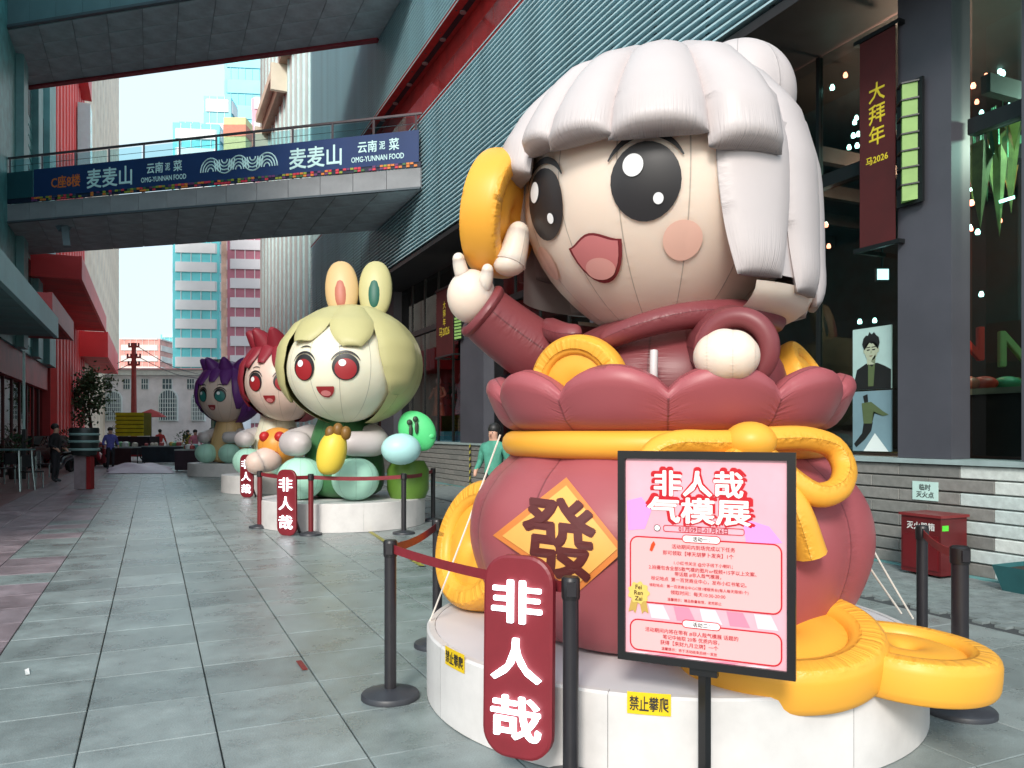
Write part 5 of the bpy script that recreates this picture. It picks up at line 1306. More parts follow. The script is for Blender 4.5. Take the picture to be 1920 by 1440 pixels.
coin(P(1086, 728, 4.43), -vf * 0.82 - Z * 0.12 - ur * 0.55, 0.30, 0.13, 'gold inflatable coin standing in the mouth of the bag below the chin')
coin(P(1512, 722, 5.05), ur * 0.72 + Z * 0.5 - vf * 0.5, 0.30, 0.17, 'gold inflatable coin sticking out of the bag at right')
coin(P(905, 1022, 5.35), -vf * 0.55 - ur * 0.75 + Z * 0.25, 0.44, 0.24, 'gold inflatable coin leaning behind the left side of the red bag')

# ------------------------------------------------------------------ the other inflatables down the street
OL = nylon('nylon_olive', (0.50, 0.46, 0.22)); TAN = nylon('nylon_tan', (0.62, 0.42, 0.20)); FACE2 = nylon('nylon_pale_green', (0.80, 0.76, 0.60), 0.008)
MAR = nylon('nylon_maroon', (0.26, 0.022, 0.035)); PUR = nylon('nylon_purple', (0.14, 0.03, 0.20)); PALE = nylon('nylon_mint', (0.42, 0.72, 0.58)); YEL = nylon('nylon_yellow', (0.75, 0.55, 0.06)); GRN = nylon('nylon_leaf_green', (0.10, 0.62, 0.22)); DGR = nylon('nylon_dark_green', (0.05, 0.16, 0.06)); FACE3 = nylon('nylon_pink_skin', (0.74, 0.56, 0.48), 0.008)
ORA = nylon('nylon_orange', (0.78, 0.32, 0.05))
IRIS = mat('print_iris_red', (0.32, 0.02, 0.025), 0.4, 0); IRIS2 = mat('print_iris_teal', (0.03, 0.2, 0.18), 0.4, 0)
def doll2(o, ctr, hc, a, b_, face, hair, skin, body, label, ph, iris, spikes=0, lw=24):
    t = thing('inflatable_doll', label, 'inflatable', o + Z * ph, 0, 'giant inflatables on podiums')
    c = Vector((ctr.x, ctr.y, hc)); hb = Ball(c, a, b_, face, 14, 0.014)
    f = hb.dir(0)
    MB().grid(lambda u, v: hb.at(54 + 252 * u, -72 + 161 * v), 80, 24, seam=lambda u, v: (abs(math.cos(10 * u * pi)), v * 3, u * 10)).build('hair_back', hair, t, True)
    fb = Ball(c + f * (a * 0.225) - Z * (b_ * 0.08), a * 0.80, b_ * 0.86, face, 12, 0.01, 0.06)
    fb.build('head', skin, t)
    for az in (-21, 21):
        fb.decal(az, -2, oval(12.5, 13.5), 'eye', BLK, t, 0.015); fb.decal(az, -4, oval(10, 10.5), 'iris', iris, t, 0.022); fb.decal(az - 3, 2, oval(3.4, 3.4), 'eye_highlight', WHT, t, 0.028)
        arc_strip(fb, az, -2, 14.5, 15.5, 25, 155, 2.4, 'eyelash', BLK, t, 0.018); arc_strip(fb, az, 6, 14, 14, 60, 120, 1.6, 'eyebrow', BLK, t, 0.018)
    fb.decal(0, -23, [(9.5 * math.cos(R(q)), 11 * min(0.12, math.sin(R(q)))) for q in range(0, 360, 15)], 'mouth', IRIS, t, 0.016); fb.decal(0, -29, oval(5.5, 3.2), 'tongue', PINK, t, 0.022)
    k = 0
    az = -84
    while az < 84:
        w_ = lw; zb = (0.20 if abs(az + w_ / 2) < 46 else -0.62) * b_ + (0.10 * b_ if k % 2 else 0)
        lobe(hb, az - 1, az + w_ + 1, [(0.05 * a, 1.0 * b_), (0.42 * a, 0.91 * b_), (0.76 * a, 0.65 * b_), (0.96 * a, 0.30 * b_)] + ([(1.0 * a, zb)] if zb > 0 else [(1.0 * a, -.05 * b_), (.95 * a, -.35 * b_), (.84 * a, zb)]), 0.05 * a, 'hair_lock', hair, t, 0.12, 0, 0.7); az += w_; k += 1
    for i in range(spikes):
        s_az = -60 + 120 * i / max(1, spikes - 1); top = hb.at(s_az, 52, 0.0); n_ = (top - c).normalized()
        MB().sweep([top - n_ * .25 * a, top + n_ * 0.10 * a, top + n_ * .32 * a + hb.dir(s_az) * 0.04], lambda s: 0.30 * a * (1 - .85 * s), 14, smooth=3).build('hair_spike', hair, t, True)
    gored_lathe(Vector((o.x, o.y, 0)), [(0.35, ph), (0.66, ph + .12), (0.72, ph + .5), (0.62, ph + .95), (0.4, hc - b_ * .75)], 8, 0.03, face, 'body', body, t)
    for s in (-1, 1):
        q = Vector((o.x, o.y, 0)) + hb.dir(s * 34) * 0.86 + Z * (ph + .36)
        fo = Ball(q, 0.40, 0.36, face, 8, 0.03); fo.build('foot', PALE if body is not MAR else FACE3, t, nv=16)
        MB().sweep([Vector((o.x, o.y, 0)) + hb.dir(s * 80) * .55 + Z * (ph + 1.05), Vector((o.x, o.y, 0)) + hb.dir(s * 55) * .9 + Z * (ph + .95), Vector((o.x, o.y, 0)) + hb.dir(s * 18) * 1.0 + Z * (ph + .95)], lambda q_: (.24 - .04 * q_) * (math.sqrt(max(0.0, 1 - ((q_ - .8) / .2) ** 2)) + .001 if q_ > .8 else 1), 14, smooth=8).build('arm', WHITE, t, True)
    return t, hb, fb
t2, hb2, fb2 = doll2(PC2, G(660, 13.4), 2.72, 1.2, 1.02, 236, OL, FACE2, DGR, 'inflatable doll with long upright ears and olive green hair on the second podium', 0.46, IRIS, 0, 42)
for i, px in enumerate((640, 705)):
    base = P(px + (2 if i == 0 else -2), 590, 13.5); tip = P(px, 496, 13.7); mid = (base + tip) / 2
    e = (tip - base); L_ = e.length / 2 * 1.12; e.normalize()
    side = rd; fr = e.cross(side).normalized()
    MB().grid(lambda u, v: mid + e * (L_ * math.sin(-pi / 2 + pi * v)) + (side * 0.29 * math.cos(2 * pi * u) + fr * 0.15 * math.sin(2 * pi * u)) * abs(math.cos(-pi / 2 + pi * v)) ** .8, 24, 16, cu=True).build('ear', TAN if i == 0 else OL, t2, True)
    sg_ = -1 if fr.dot(vf) > 0 else 1
    MB().grid(lambda u, v: mid - e * 0.08 + fr * sg_ * 0.05 + e * (L_ * .64 * math.sin(-pi / 2 + pi * v)) + (side * 0.15 * math.cos(2 * pi * u) + fr * 0.115 * math.sin(2 * pi * u)) * abs(math.cos(-pi / 2 + pi * v)) ** .8, 20, 14, cu=True).build('inner_ear', mat('inner_ear_%d' % i, srgb(178, 104, 84) if i == 0 else srgb(30, 92, 76), 0.5, 0.05), t2, True)
cr = thing('inflatable_carrot', 'fat yellow carrot shaped inflatable held by the long eared doll', 'inflatable toy', P(622, 850, 12.2))
MB().grid(lambda u, v: P(622, 850, 12.25) + (rd * 0.23 * math.cos(2 * pi * u) + vf * 0.2 * math.sin(2 * pi * u)) * math.cos(-pi / 2 + pi * v) ** .7 + (Z * 0.98 + rd * .15) * (0.34 * math.sin(-pi / 2 + pi * v)), 24, 16, cu=True).build('root', YEL, cr, True)
for dx in (-0.12, 0, 0.12):
    q = P(634, 812, 12.2); MB().ell(q + rd * dx + Z * (0.05 if dx == 0 else 0), .085, .08, .11, 14, 10).build('leaf', nylon('nylon_brown_leaf', (0.20, 0.10, 0.02)), cr, True)
pl = thing('inflatable_pillow', 'bright green leaf shaped inflatable with two ribbon bows beside the long eared doll', 'inflatable toy', P(782, 808, 13.3))
pc_ = P(782, 808, 13.3); ea = (Z * 0.85 - rd * 0.55).normalized(); eb = (rd * 0.85 + Z * 0.5).normalized()
MB().grid(lambda u, v: pc_ + ea * (0.37 * math.sin(-pi / 2 + pi * v)) + (eb * 0.30 * math.cos(2 * pi * u) + vf * 0.15 * math.sin(2 * pi * u)) * math.cos(-pi / 2 + pi * v) ** 1.1, 24, 18, cu=True).build('pillow', GRN, pl, True)
for (px, py) in ((768, 792), (779, 786)):
    q = P(px, py, 13.12)
    MB().ell(q, .05, .03, .05, 10, 8).ell(q - Z * .14 + rd * .02, .035, .02, .11, 10, 8).build('ribbon', mat('ribbon_dark', (0.03, 0.05, 0.03), 0.5, 0), pl, True)
MB().ell(P(808, 818, 13.25), .07, .06, .06, 12, 8).build('knob', GRN, pl, True)
wr = MB(); q0 = G(645, 13.4)
for s in (-14, 26):
    ft = Vector((q0.x, q0.y, 0)) + hb2.dir(s) * 1.16 + Z * 0.86
setp(MB().ell(P(752, 842, 12.95), .33, .28, .26, 22, 14).build('inflatable_mitt', nylon('nylon_pale_cyan', (0.45, 0.76, 0.76)), None, True), 'pale cyan inflatable mitt lying at the right arm of the long eared doll', 'inflatable toy')
setp(MB().lathe([(0.30, 0.46), (0.36, 0.6), (0.36, 0.95), (0.28, 1.1)], G(765, 13.7), 24).build('inflatable_basket', nylon('nylon_moss', (0.10, 0.2, 0.03)), None, True), 'dark green inflatable drum at the right end of the second podium', 'inflatable toy')
doll2(PC3, G(545, 21.2), 3.0, 1.3, 1.18, 236, MAR, FACE3, FACE2, 'inflatable doll with spiky dark red hair behind the long eared doll', 0.46, IRIS, 5, 21)
by = thing('inflatable_ball', 'round orange inflatable ball with two red buttons before the dark red haired doll', 'inflatable toy', P(522, 838, 19.6))
bb2 = Ball(P(522, 836, 19.6), 0.5, 0.46, 236, 8, 0.03); bb2.build('ball', ORA, by)
for az in (-24, 30): MB().ell(bb2.at(az, 30, 0.0), .13, .13, .13, 14, 10).build('button', nylon('nylon_button_red', (0.5, 0.02, 0.02)), by, True)
bb2.decal(3, -25, [(x * 2.4, y * 1.7) for x, y in oval(10, 7)], 'patch', mat('patch_red', (0.42, 0.03, 0.03), 0.5, 0), by, 0.012)
doll2(PC4, G(432, 29.5), 3.05, 1.22, 1.18, 232, PUR, FACE3, TAN, 'inflatable doll with purple hair furthest down the street', 0.46, IRIS2, 4, 24)
setp(MB().ell(P(500, 862, 19.2), .36, .3, .3, 20, 12).ell(P(483, 868, 19.1), .3, .28, .28, 20, 12).build('inflatable_shoes', FACE3, None, True), 'pair of pale round inflatable shoes at the third podium', 'inflatable toy')

# ------------------------------------------------------------------ framed notice on a stand in front
sgn = thing('notice_stand', 'black framed pink exhibition notice full of text on a stand in front of the bag', 'sign stand', G(1312, 3.43))
rv = Vector((0.642, -0.767, 0)).normalized(); nv = Vector((-0.767, -0.642, 0)).normalized()
TL = P(1160, 845, 3.60); 
BW, BH = 0.765, 0.945
def on(u, v, e=0.0): return TL + rv * (u * BW) - Z * (v * BH) + nv * e
def quad(u0, v0, u1, v1, e, name, m, t=0.0):
    b = MB(); b.add([on(u0, v0, e), on(u1, v0, e), on(u1, v1, e), on(u0, v1, e)], [(0, 1, 2, 3)]); return b.build(name, m, sgn)
frm = mat('sign_frame', srgb(22, 22, 24), 0.35, 0.1)
fwd_ = 0.034 / BW; fh = 0.034 / BH
for (u0, v0, u1, v1) in ((0, 0, 1, fh), (0, 1 - fh, 1, 1), (0, fh, fwd_, 1 - fh), (1 - fwd_, fh, 1, 1 - fh)):
    a, c_ = on(u0, v0), on(u1, v1)
    MB().obox((a + c_) / 2, rv * ((u1 - u0) * BW / 2), nv * 0.016, Z * ((v1 - v0) * BH / 2)).build('frame', frm, sgn)
MB().obox(on(.5, .5, -0.012), rv * (BW / 2 - .002), nv * 0.003, Z * (BH / 2 - .002)).build('back_panel', frm, sgn)
pinkp = mat('poster_pink', srgb(232, 172, 184), 0.28, 0.10, 2.5, coat=0.4)
quad(fwd_, fh, 1 - fwd_, 1 - fh, 0.0, 'poster_sheet', pinkp)
def pq(pts, e, name, m):
    b = MB(); n_ = len(pts); cu, cv = sum(p[0] for p in pts) / n_, sum(p[1] for p in pts) / n_
    b.add([on(cu, cv, e)] + [on(p[0], p[1], e) for p in pts], [(0, 1 + i, 1 + (i + 1) % n_) for i in range(n_)]); return b.build(name, m, sgn)
lil = mat('print_lilac', srgb(214, 150, 222), 0.35, 0); mg = mat('print_rose', srgb(226, 136, 160), 0.35, 0); lp = mat('print_palepink', srgb(242, 206, 214), 0.35, 0)
pq([(.05, .24), (.14, .22), (.2, .28), (.16, .37), (.06, .38)], .0015, 'colour_patch', lil); pq([(.72, .30), (.86, .33), (.93, .40), (.74, .42)], .0015, 'colour_patch', lil)
for i in range(5): pq([(.1 + .17 * i, .955), (.19 + .17 * i, .955), (.16 + .17 * i, .985 - fh * .6), (.05 + .17 * i, .985 - fh * .6)], .0015, 'colour_patch', mg if i % 2 else lp)
for i in range(5): pq([(.18 + .15 * i, .725), (.27 + .15 * i, .725), (.31 + .15 * i, .79), (.2 + .15 * i, .79)], .0015, 'colour_patch', mg if i % 2 else lp)
rdk = mat('print_red', srgb(196, 20, 36), 0.35, 0); redl = mat('print_redtext', srgb(176, 24, 40), 0.35, 0); whp = mat('print_white2', srgb(246, 244, 242), 0.35, 0); bkp = mat('print_blackline', srgb(60, 16, 22), 0.35, 0)
def rrect(u0, v0, u1, v1, r, th, e, name, m, fill=None):
    asp = BW / BH
    def out(k):
        pts = []
        for cx_, cy_, a0 in ((u1 - r, v0 + r * asp, 270), (u1 - r, v1 - r * asp, 0), (u0 + r, v1 - r * asp, 90), (u0 + r, v0 + r * asp, 180)):
            for i in range(6):
                a = R(a0 + 90 * i / 5); pts.append((cx_ + (r - k) * math.cos(a), cy_ + (r - k) * asp * math.sin(a)))
        return pts
    a, b2 = out(0), out(th); n_ = len(a)
    if fill: pq(out(th * .5), e - .0006, name + '_fill', fill)
    b = MB(); b.add([on(x, y, e) for x, y in a] + [on(x, y, e) for x, y in b2], [(i, (i + 1) % n_, (i + 1) % n_ + n_, i + n_) for i in range(n_)]); return b.build(name, m, sgn)
boxf = mat('print_boxpink', srgb(240, 176, 176), 0.35, 0)
rrect(.07, .405, .93, .720, .05, .008, .0034, 'text_box', rdk, boxf); rrect(.07, .800, .93, .950, .05, .008, .0034, 'text_box', rdk, boxf)
def ln(s_, uc, vc, hgt, m, e, off, name='text_line', width=None):
    o = on(uc, vc, e); x0, x1, y0, y1 = GL[(s_, 0.0, 0.0, 2)][2]
    if width: return flat_text(s_, o, rv, Z, nv, width=width * BW, height=hgt * BH, off=off).build(name, m, sgn)
    return flat_text(s_, o, rv, Z, nv, height=hgt * BH, off=off).build(name, m, sgn)
for s_, uc, vc, wd_, hg in ((TITLE[0], .47, .15, .50, .115), (TITLE[1], .47, .275, .58, .115)):
    ln(s_, uc, vc, hg * 1.16, rdk, .003, .085, 'title_outline', wd_ * 1.05); ln(s_, uc, vc, hg, whp, .005, .03, 'title', wd_)
ln('01月09日-01月26日', .50, .362, .024, redl, .003, .015)
pq([(.235 + .02 * math.cos(a), .362 + .02 * BW / BH * math.sin(a)) for a in [2 * pi * i / 16 for i in range(16)]], .003, 'clock_mark', whp)
rrect(.215, .346, .255, .378, .0195, .004, .0036, 'clock_ring', bkp)
rrect(.27, .346, .73, .378, .015, .004, .0026, 'date_box', rdk)
for s_, vc in (('活动一：', .405), ('活动二：', .800)):
    rrect(.38, vc - .019, .60, vc + .019, .024, .005, .0046, 'heading_pill', rdk, whp); ln(s_, .49, vc, .022, bkp, .006, .015)
for s_, uc, vc, hg in LINES1 + LINES2:
    x0, x1, y0, y1 = GL[(s_, 0.0, 0.0, 2)][2]; wd_ = min(.78, hg * BH * (x1 - x0) / (y1 - y0) / BW)
    ln(s_, uc, vc, hg, redl, .0042, .012, 'text_line', wd_)
ln('© 2025 FENZ, Inc. All rights reserved.', .52, .968, .011, bkp, .003, .015)
# rosette
ros = [(.125 + (.062 + .006 * math.cos(9 * a)) * math.cos(a), .675 + (.062 + .006 * math.cos(9 * a)) * BW / BH * math.sin(a)) for a in [2 * pi * i / 54 for i in range(54)]]
gdp = mat('print_gold', srgb(216, 190, 100), 0.35, 0)
pq([(.08, .71), (.12, .72), (.105, .775), (.09, .76), (.062, .77)], .005, 'rosette_tail', mat('print_gold2', srgb(190, 156, 80), 0.35, 0)); pq([(.13, .72), (.17, .71), (.185, .77), (.16, .76), (.145, .775)], .005, 'rosette_tail', mat('print_gold2', (0, 0, 0)))
pq(ros, .006, 'rosette', gdp)
for s_, vc in (('Fei', .648), ('Ren', .675), ('Zai', .702)): ln(s_, .125, vc, .02, bkp, .0075, .015)
cr_ = [(.20, .44), (.215, .425), (.225, .44), (.205, .475), (.19, .47)]
pq(cr_, .0045, 'carrot_mark', mat('print_carrot', srgb(216, 70, 20), 0.35, 0))
# stand
pb = on(.5, 1.0, -0.03); pt = on(.5, .55, -0.03)
MB().bar(pt, Vector((pb.x, pb.y, 0.03)), 0.05, 0.03).build('post', frm, sgn)
MB().box(pb.x - .2, pb.x + .2, pb.y - .2, pb.y + .2, 0, 0.03).build('base', frm, sgn)
MB().obox(on(.5, 1.015, -.02), rv * .06, nv * .02, Z * .02).build('bracket', frm, sgn)

# ------------------------------------------------------------------ cafe things and clutter along the left and at the end of the street
def cafe_table(px, z, h, w_, label):
    o = G(px, z); t = thing('cafe_table', label, 'table', o, -TH)
    MB().obox(o + Z * h, rd * w_ / 2, vf * .35, Z * .02).build('table_top', mat('table_top', srgb(86, 118, 120), 0.4, 0.1), t)
    lm = MB()
    for s in (-1, 1):
        for d in (-1, 1):
            MB().sweep([o + rd * s * w_ * .44 + vf * d * .28 + Z * (h - .02), o + rd * s * (w_ * .46) + vf * d * .3 + Z * h * .5, o + rd * s * (w_ * .5) + vf * d * .33], 0.028, 8, smooth=3).build('leg', mat('table_steel', srgb(196, 214, 214), 0.25, 0.05, metal=0.7), t, True)
cafe_table(14, 21.5, 1.12, 1.1, 'tall cafe table with pale metal legs at the left edge')
bn_ = thing('litter_bin', 'dark banded bin on a grey and red post at the left of the street', 'bin', G(158, 22))
o = G(158, 22)
MB().lathe([(0.30, 0.95), (0.36, 1.2), (0.38, 1.68), (0.36, 1.72)], o, 28).build('drum', mat('bin_dark', srgb(30, 38, 38), 0.4, 0.15), bn_, 40)
for h in (1.08, 1.3, 1.5): MB().lathe([(0.375, h), (0.395, h + .02), (0.395, h + .05), (0.375, h + .07)], o, 28).build('band', mat('bin_band', srgb(120, 150, 148), 0.4, 0.1), bn_, 40)
MB().obox(o + Z * .48 - rd * .06, rd * .16, vf * .12, Z * .46).build('post', mat('bin_post', srgb(140, 126, 132), 0.6, 0.15, 3), bn_)
MB().obox(o + Z * .46 + rd * .17, rd * .06, vf * .1, Z * .45).build('post_panel', mat('bin_post_red', srgb(138, 30, 34), 0.5, 0.15), bn_)
def car(px, z, rz, label, c):
    o = G(px, z); t = thing('parked_car', label, 'car', o, rz)
    def L_(b): b.v = [WM[t.name] @ v for v in b.v]; return b
    prof = [(-2.1, .35), (-2.15, .75), (-1.9, .9), (-1.1, .98), (-.5, 1.42), (.9, 1.45), (1.6, 1.0), (2.1, .92), (2.15, .4)]
    b = MB(); k = len(prof)
    b.add([(x, -.85 + (.14 if z_ > 1.1 else 0), z_) for x, z_ in prof] + [(x, .85 - (.14 if z_ > 1.1 else 0), z_) for x, z_ in prof], [tuple(range(k)), tuple(range(k, 2 * k))] + [(i, (i + 1) % k, (i + 1) % k + k, i + k) for i in range(k)])
    L_(b).build('body', mat('car_paint', c, 0.25, 0.05, coat=0.6), t, 30)
    gm_ = mat('car_glass', (0.03, 0.04, 0.05), 0.08, 0)
    b = MB(); b.add([(-1.06, -.7, 1.02), (-1.06, .7, 1.02), (-.56, .62, 1.40), (-.56, -.62, 1.40)], [(0, 1, 2, 3)]); b.v = [v + Vector((-.02, 0, .012)) for v in b.v]; L_(b).build('windscreen', gm_, t)
    for s in (-1, 1):
        b = MB(); b.add([(-.95, s * .86, 1.02), (1.4, s * .86, 1.02), (.85, s * .735, 1.40), (-.5, s * .735, 1.40)], [(0, 1, 2, 3)]); L_(b).build('side_window', gm_, t)
        b = MB(); b.ell((-2.1, s * .6, .72), .06, .18, .09, 12, 8); L_(b).build('headlight', mat('car_lamp', (0.7, 0.6, 0.6), 0.1, 0), t, True)
        for x in (-1.35, 1.35):
            b = MB().grid(lambda u, v: Vector((x, s * .8, .33)) + Vector(((.33 - .1 * (v == 1) ) * math.cos(2 * pi * u), s * (.1 if v > .4 else -.1), (.33 - .1 * (v == 1)) * math.sin(2 * pi * u))), 20, 2, cu=True)
            wl = L_(b).build('wheel', mat('tyre', (0.02, 0.02, 0.02), 0.8, 0), t)
            b = MB().grid(lambda u, v: Vector((x, s * .89, .33)) + Vector((.21 * v * math.cos(2 * pi * u), s * .02, .21 * v * math.sin(2 * pi * u))), 16, 2, cu=True); L_(b).build('rim', mat('rim', (0.4, 0.4, 0.42), 0.3, 0, metal=0.8), wl)
    return t
car(72, 36, R(64), 'dark maroon car parked in front of the red shops on the left', srgb(62, 20, 26))
# yellow crate on a dark cart
ctz = 44
ca_ = thing('street_cart', 'black street cart carrying a yellow green crate at the end of the street', 'cart', G(258, ctz), -TH)
o = G(258, ctz)
MB().obox(o + Z * .85, rd * .95, vf * .6, Z * .5).build('cart_body', mat('cart_black', srgb(30, 34, 42), 0.5, 0.2, 3), ca_)
MB().obox(o + Z * .3, rd * .9, vf * .55, Z * .06).build('chassis', mat('cart_red', srgb(150, 30, 36), 0.5, 0.1), ca_)
for s in (-.7, .7):
    q_ = o + rd * s - vf * .62 + Z * .3
    MB().grid(lambda u, v: q_ + (rd * math.cos(2 * pi * u) + Z * math.sin(2 * pi * u)) * (.29 if v < .9 else .2) - vf * (.06 * v), 18, 2, cu=True).build('wheel', mat('tyre', (0, 0, 0)), ca_)
yc = thing('yellow_crate', 'yellow green slatted crate standing on the black cart', 'crate', o + Z * 1.36, -TH)
MB().obox(o + Z * 2.02 - rd * .2, rd * .74, vf * .5, Z * .64).build('crate_core', mat('crate_dark', srgb(110, 112, 20), 0.6, 0.15, 3), yc)
for k in range(6): MB().obox(o + Z * (1.46 + .225 * k) - rd * .2 - vf * .52, rd * .78, vf * .03, Z * .085).build('slat', mat('crate_yellow', srgb(190, 186, 30), 0.6, 0.15, 3), yc)
def stall(px, z, w_, label, goods, c, which):
    o = G(px, z); t = thing('market_table', label, 'table', o, -TH)
    MB().obox(o + Z * .86, rd * w_ / 2, vf * .5, Z * .03).build('table_top', mat('stall_top', srgb(150, 160, 160), 0.6, 0.2, 4), t)
    MB().obox(o + Z * .43 - vf * .48, rd * w_ / 2 * .98, vf * .01, Z * .4).build('table_skirt', mat('stall_' + str(px), c, 0.8, 0.25, 3), t)
    for s in (-1, 1):
        for d in (-.4, .4): MB().bar(o + rd * s * w_ * .45 + vf * d, o + rd * s * w_ * .45 + vf * d + Z * .84, .05).build('leg', frame, t)
    random.seed(px + 3)
    for k in range(goods):
        q_ = o + rd * random.uniform(-.46, .46) * w_ + vf * random.uniform(-.36, .3) + Z * .89; s_ = random.uniform(.08, .17); col = random.choice([(0.7, 0.72, 0.7), (0.2, 0.5, 0.48), (0.5, 0.1, 0.1), (0.15, 0.4, 0.15), (0.6, 0.45, 0.1), (0.65, 0.6, 0.5)])
        cn_ = {(0.7, 0.72, 0.7): 'white', (0.2, 0.5, 0.48): 'teal', (0.5, 0.1, 0.1): 'red', (0.15, 0.4, 0.15): 'green', (0.6, 0.45, 0.1): 'ochre', (0.65, 0.6, 0.5): 'cream'}[col]
        off_ = (q_ - o).dot(rd) / w_
        ob = MB().lathe([(s_ * .8, 0), (s_, s_ * .5), (s_ * .9, s_ * 1.2), (s_ * .4, s_ * 1.5)], q_, 10).build('goods_jar', mat('goods_c%d' % int(col[0] * 100 + col[1] * 10), col, 0.4, 0.1), None, True)
        setp(ob, '%s %s container at the %s of the %s market table' % ('large' if s_ > .125 else 'small', cn_, 'left end' if off_ < -.16 else ('right end' if off_ > .16 else 'middle'), which), 'jar', 'goods on the ' + which + ' market table')
stall(315, 41, 2.3, 'market table with a black skirt and white goods right of the black cart', 14, srgb(34, 44, 54), 'black skirted')
stall(205, 38, 2.6, 'market table with green and red goods left of the black cart', 12, srgb(60, 30, 34), 'left')
stall(372, 33, 1.6, 'market table with a dark skirt nearest the far inflatables', 8, srgb(54, 40, 50), 'nearest')
b = MB(); random.seed(9)
oc = G(262, 33)
def sheet(u, v):
    x = (u - .5) * 2.6 + .1 * math.sin(9 * v); y = (v - .5) * 6
    return oc + rd * x + Vector((0, 1, 0)) * y + Z * (0.02 + 0.28 * math.sin(pi * u) ** .6 * math.sin(pi * v) ** .6 + 0.05 * math.sin(13 * u + 7 * v) * math.sin(pi * u) * math.sin(pi * v))
setp(b.grid(sheet, 24, 24).build('white_tarpaulin', mat('tarp', srgb(214, 200, 214), 0.5, 0.08, 1.5), None, True), 'white tarpaulin lying over low goods in the middle of the street', 'tarpaulin')
st_ = thing('street_umbrella', 'small red topped parasol by the arched windows at the street end', 'parasol', G(283, 50))
o = G(283, 50)
MB().lathe([(0.95, 2.55), (0.5, 2.85), (0.03, 3.05)], o, 8).build('canopy', mat('parasol_red', srgb(170, 50, 50), 0.7, 0.1), st_); MB().cyl(o, .04, 0, 3.0, 8).build('pole', frame, st_)
tr_ = thing('street_tree', 'small bushy tree among the shops at the left end of the street', 'tree', G(168, 47))
o = G(168, 47)
MB().sweep([o, o + Z * 1.4 + rd * .1, o + Z * 2.6], lambda s: .14 - .06 * s, 8).build('trunk', mat('bark', srgb(70, 50, 44), 0.9, 0.2, 8), tr_)
b = MB(); random.seed(21)
cl = [Vector((random.uniform(-.85, .85), random.uniform(-.85, .85), random.uniform(-1.1, 1.5))) for _ in range(11)]
for q_ in cl: pass
for i in range(1700):
    u, v, w_ = [random.gauss(0, .2) for _ in range(3)]
    q_ = o + Z * 3.4 + cl[i % 11] + Vector((u, v, w_)) * (1.0 + .5 * (i % 3)); s_ = .12
    a = Vector((random.gauss(0, 1), random.gauss(0, 1), random.gauss(0, 1))).normalized() * s_; c_ = a.cross(Vector((random.gauss(0, 1), random.gauss(0, 1), 1))).normalized() * s_ * .6
    b.add([q_ - a, q_ + c_, q_ + a, q_ - c_], [(0, 1, 2, 3)])
setp(b.build('crown', mat('leaf', (0.05, 0.1, 0.04), 0.6, 0.4, 3), tr_), kind='stuff')

def scooter(px, z, rz, label, c):
    o = G(px, z); t = thing('motor_scooter', label, 'scooter', o, rz, 'scooters parked along the left shops')
    def L_(b): b.v = [WM[t.name] @ v for v in b.v]; return b
    bm_ = mat('scooter_' + str(px), c, 0.3, 0.1, coat=0.4)
    L_(MB().sweep([(.75, 0, .55), (.4, 0, .62), (.0, 0, .5), (-.25, 0, .28), (-.5, 0, .32), (-.68, 0, .75), (-.6, 0, .98)], lambda s: .15 - .05 * abs(s - .3), 10)).build('body', bm_, t, True)
    L_(MB().ell((.4, 0, .78), .42, .15, .07, 14, 8)).build('seat', mat('seat_black', (0.02, 0.02, 0.02), 0.5, 0), t, True)
    L_(MB().bar((-.56, -.33, 1.03), (-.56, .33, 1.03), .04)).build('handlebar', blk, t)
    L_(MB().ell((-.72, 0, .86), .07, .1, .08, 10, 8)).build('headlight', mat('car_lamp', (0, 0, 0)), t, True)
    for x in (-.72, .62):
        L_(MB().grid(lambda u, v: Vector((x + (.25 + .06 * math.cos(2 * pi * v)) * math.cos(2 * pi * u), .06 * math.sin(2 * pi * v), .3 + (.25 + .06 * math.cos(2 * pi * v)) * math.sin(2 * pi * u))), 18, 8, cu=True, cv=True)).build('wheel', mat('tyre', (0, 0, 0)), t, True)
    for s in (-1, 1): L_(MB().bar((-.6, s * .25, 1.03), (-.6, s * .3, 1.2), .015)).build('mirror_stem', blk, t); L_(MB().ell((-.6, s * .31, 1.22), .015, .06, .045, 8, 6)).build('mirror', blk, t)
scooter(118, 31, 1.2, 'black motor scooter parked beside the person in black', (0.02, 0.02, 0.025)); scooter(186, 36, 2.0, 'red motor scooter parked near the violet jacket', (0.3, 0.02, 0.03)); scooter(140, 40, 1.5, 'teal motor scooter parked deeper along the red shops', (0.03, 0.2, 0.2))
def plant(px, z, h, label):
    o = G(px, z); t = thing('potted_plant', label, 'plant', o, 0, 'potted plants along the shops')
    MB().lathe([(.17, 0), (.24, .38), (.21, .38), (.19, .32)], o, 16).build('pot', mat('pot_dark', srgb(60, 44, 44), 0.7, 0.2), t, 40)
    MB().bar(o + Z * .3, o + Z * h * .7, .04).build('stem', mat('bark', (0, 0, 0)), t)
    b = MB(); random.seed(px)
    for i in range(260):
        d = Vector((random.gauss(0, 1), random.gauss(0, 1), random.gauss(0, 1.3))).normalized() * random.random() ** .5 * h * .36
        q_ = o + Z * h * .68 + d; a = (d + Vector((0, 0, .05))).normalized() * .11; c_ = a.cross(Vector((random.random(), random.random(), 1))).normalized() * .035
        b.add([q_ - a * .3, q_ + a * .4 + c_, q_ + a, q_ + a * .4 - c_], [(0, 1, 2, 3)])
    setp(b.build('foliage', mat('leaf_b', (0.05, 0.11, 0.05), 0.6, 0.4, 3), t), kind='stuff')
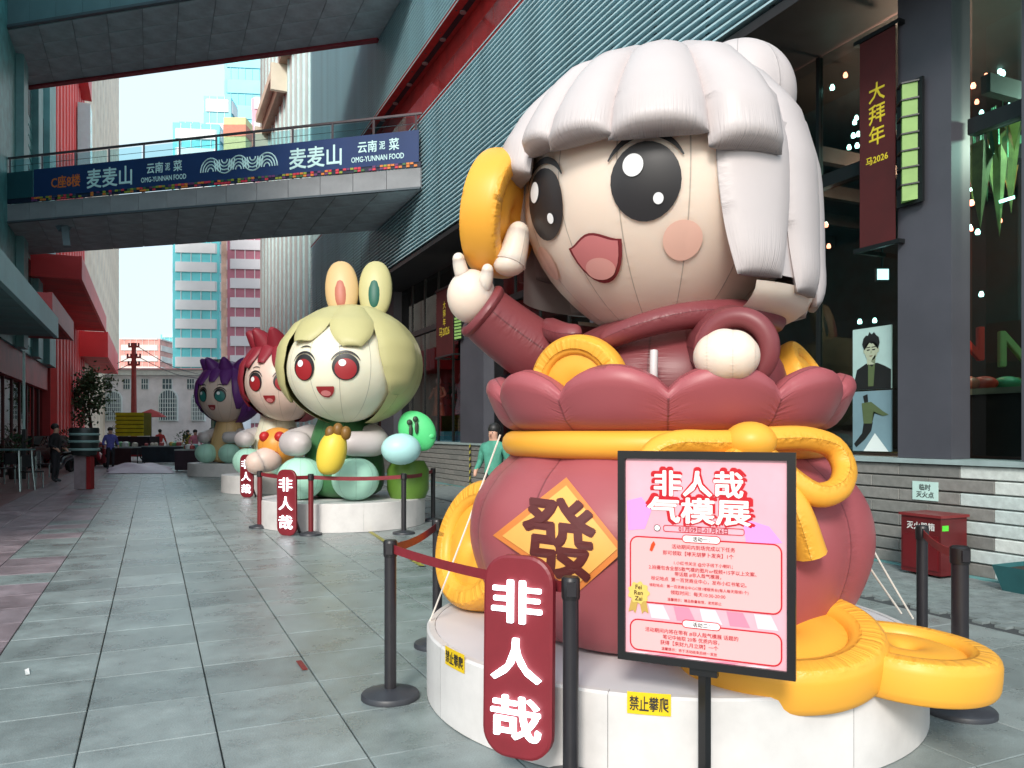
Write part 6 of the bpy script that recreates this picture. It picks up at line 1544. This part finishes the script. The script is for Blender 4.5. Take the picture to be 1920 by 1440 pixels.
plant(28, 27, 1.5, 'potted plant behind the cafe table at the left edge'); plant(132, 33, 1.7, 'potted plant between the scooters on the left'); plant(222, 50, 2.0, 'potted plant near the street end left of the yellow crate'); plant(345, 46, 1.6, 'potted plant right of the goods tables at the street end')
def chair(px, z, rz, label):
    o = G(px, z); t = thing('cafe_chair', label, 'chair', o, rz, 'cafe chairs')
    def L_(b): b.v = [WM[t.name] @ v for v in b.v]; return b
    cm = mat('chair_dark', srgb(34, 34, 38), 0.5, 0.1)
    L_(MB().box(-.22, .22, -.22, .22, .45, .49)).build('seat', cm, t); L_(MB().box(-.22, .22, .2, .24, .6, .95)).build('backrest', cm, t)
    for sx in (-.2, .2):
        for sy in (-.2, .2): L_(MB().bar((sx, sy, 0), (sx, sy, .45 if sy < 0 else .9), .03)).build('leg', mat('table_steel', (0, 0, 0)), t)
chair(60, 22.5, .6, 'dark cafe chair right of the tall cafe table'); chair(8, 24.5, -2.2, 'dark cafe chair behind the tall cafe table'); chair(84, 28, 1.4, 'dark cafe chair by the shop window further back')
person(232, 52, 1.7, 'person in a grey coat by the potted plant at the street end', jk('grey', srgb(110, 110, 116)), jk('dark', (0, 0, 0)), bh, rz=.4)
person(352, 47, 1.66, 'person in a yellow top behind the goods tables', jk('yellow', srgb(190, 160, 70)), jk('dark', (0, 0, 0)), bh, rz=-.3)
person(178, 44, 1.72, 'person in a dark green coat near the bushy tree', jk('green', srgb(50, 84, 66)), jk('dark', (0, 0, 0)), bh, rz=.8, step=.15)

for cl_ in cl[:6]: MB().bar(o * 1.0 if False else G(168, 47) + Z * 2.4, G(168, 47) + Z * 3.4 + cl_ * .8, .05).build('branch', mat('bark', (0, 0, 0)), tr_)
setp(MB().bar(G(560, 5.5) + Z * .006, G(572, 5.3) + Z * .006, .035, .006).build('litter_strip', mat('litter_red', srgb(120, 40, 36), 0.6, 0.1)), 'small dark red strip of litter lying on the paving', 'litter')
setp(MB().add([G(46, 5.3) + Z * .004, G(54, 5.32) + Z * .01, G(56, 5.2) + Z * .004, G(48, 5.18) + Z * .006], [(0, 1, 2, 3)]).build('paper_scrap', mat('scrap_white', (0.7, 0.7, 0.68), 0.7, 0)), 'white paper scrap lying on the paving at the lower left', 'litter')
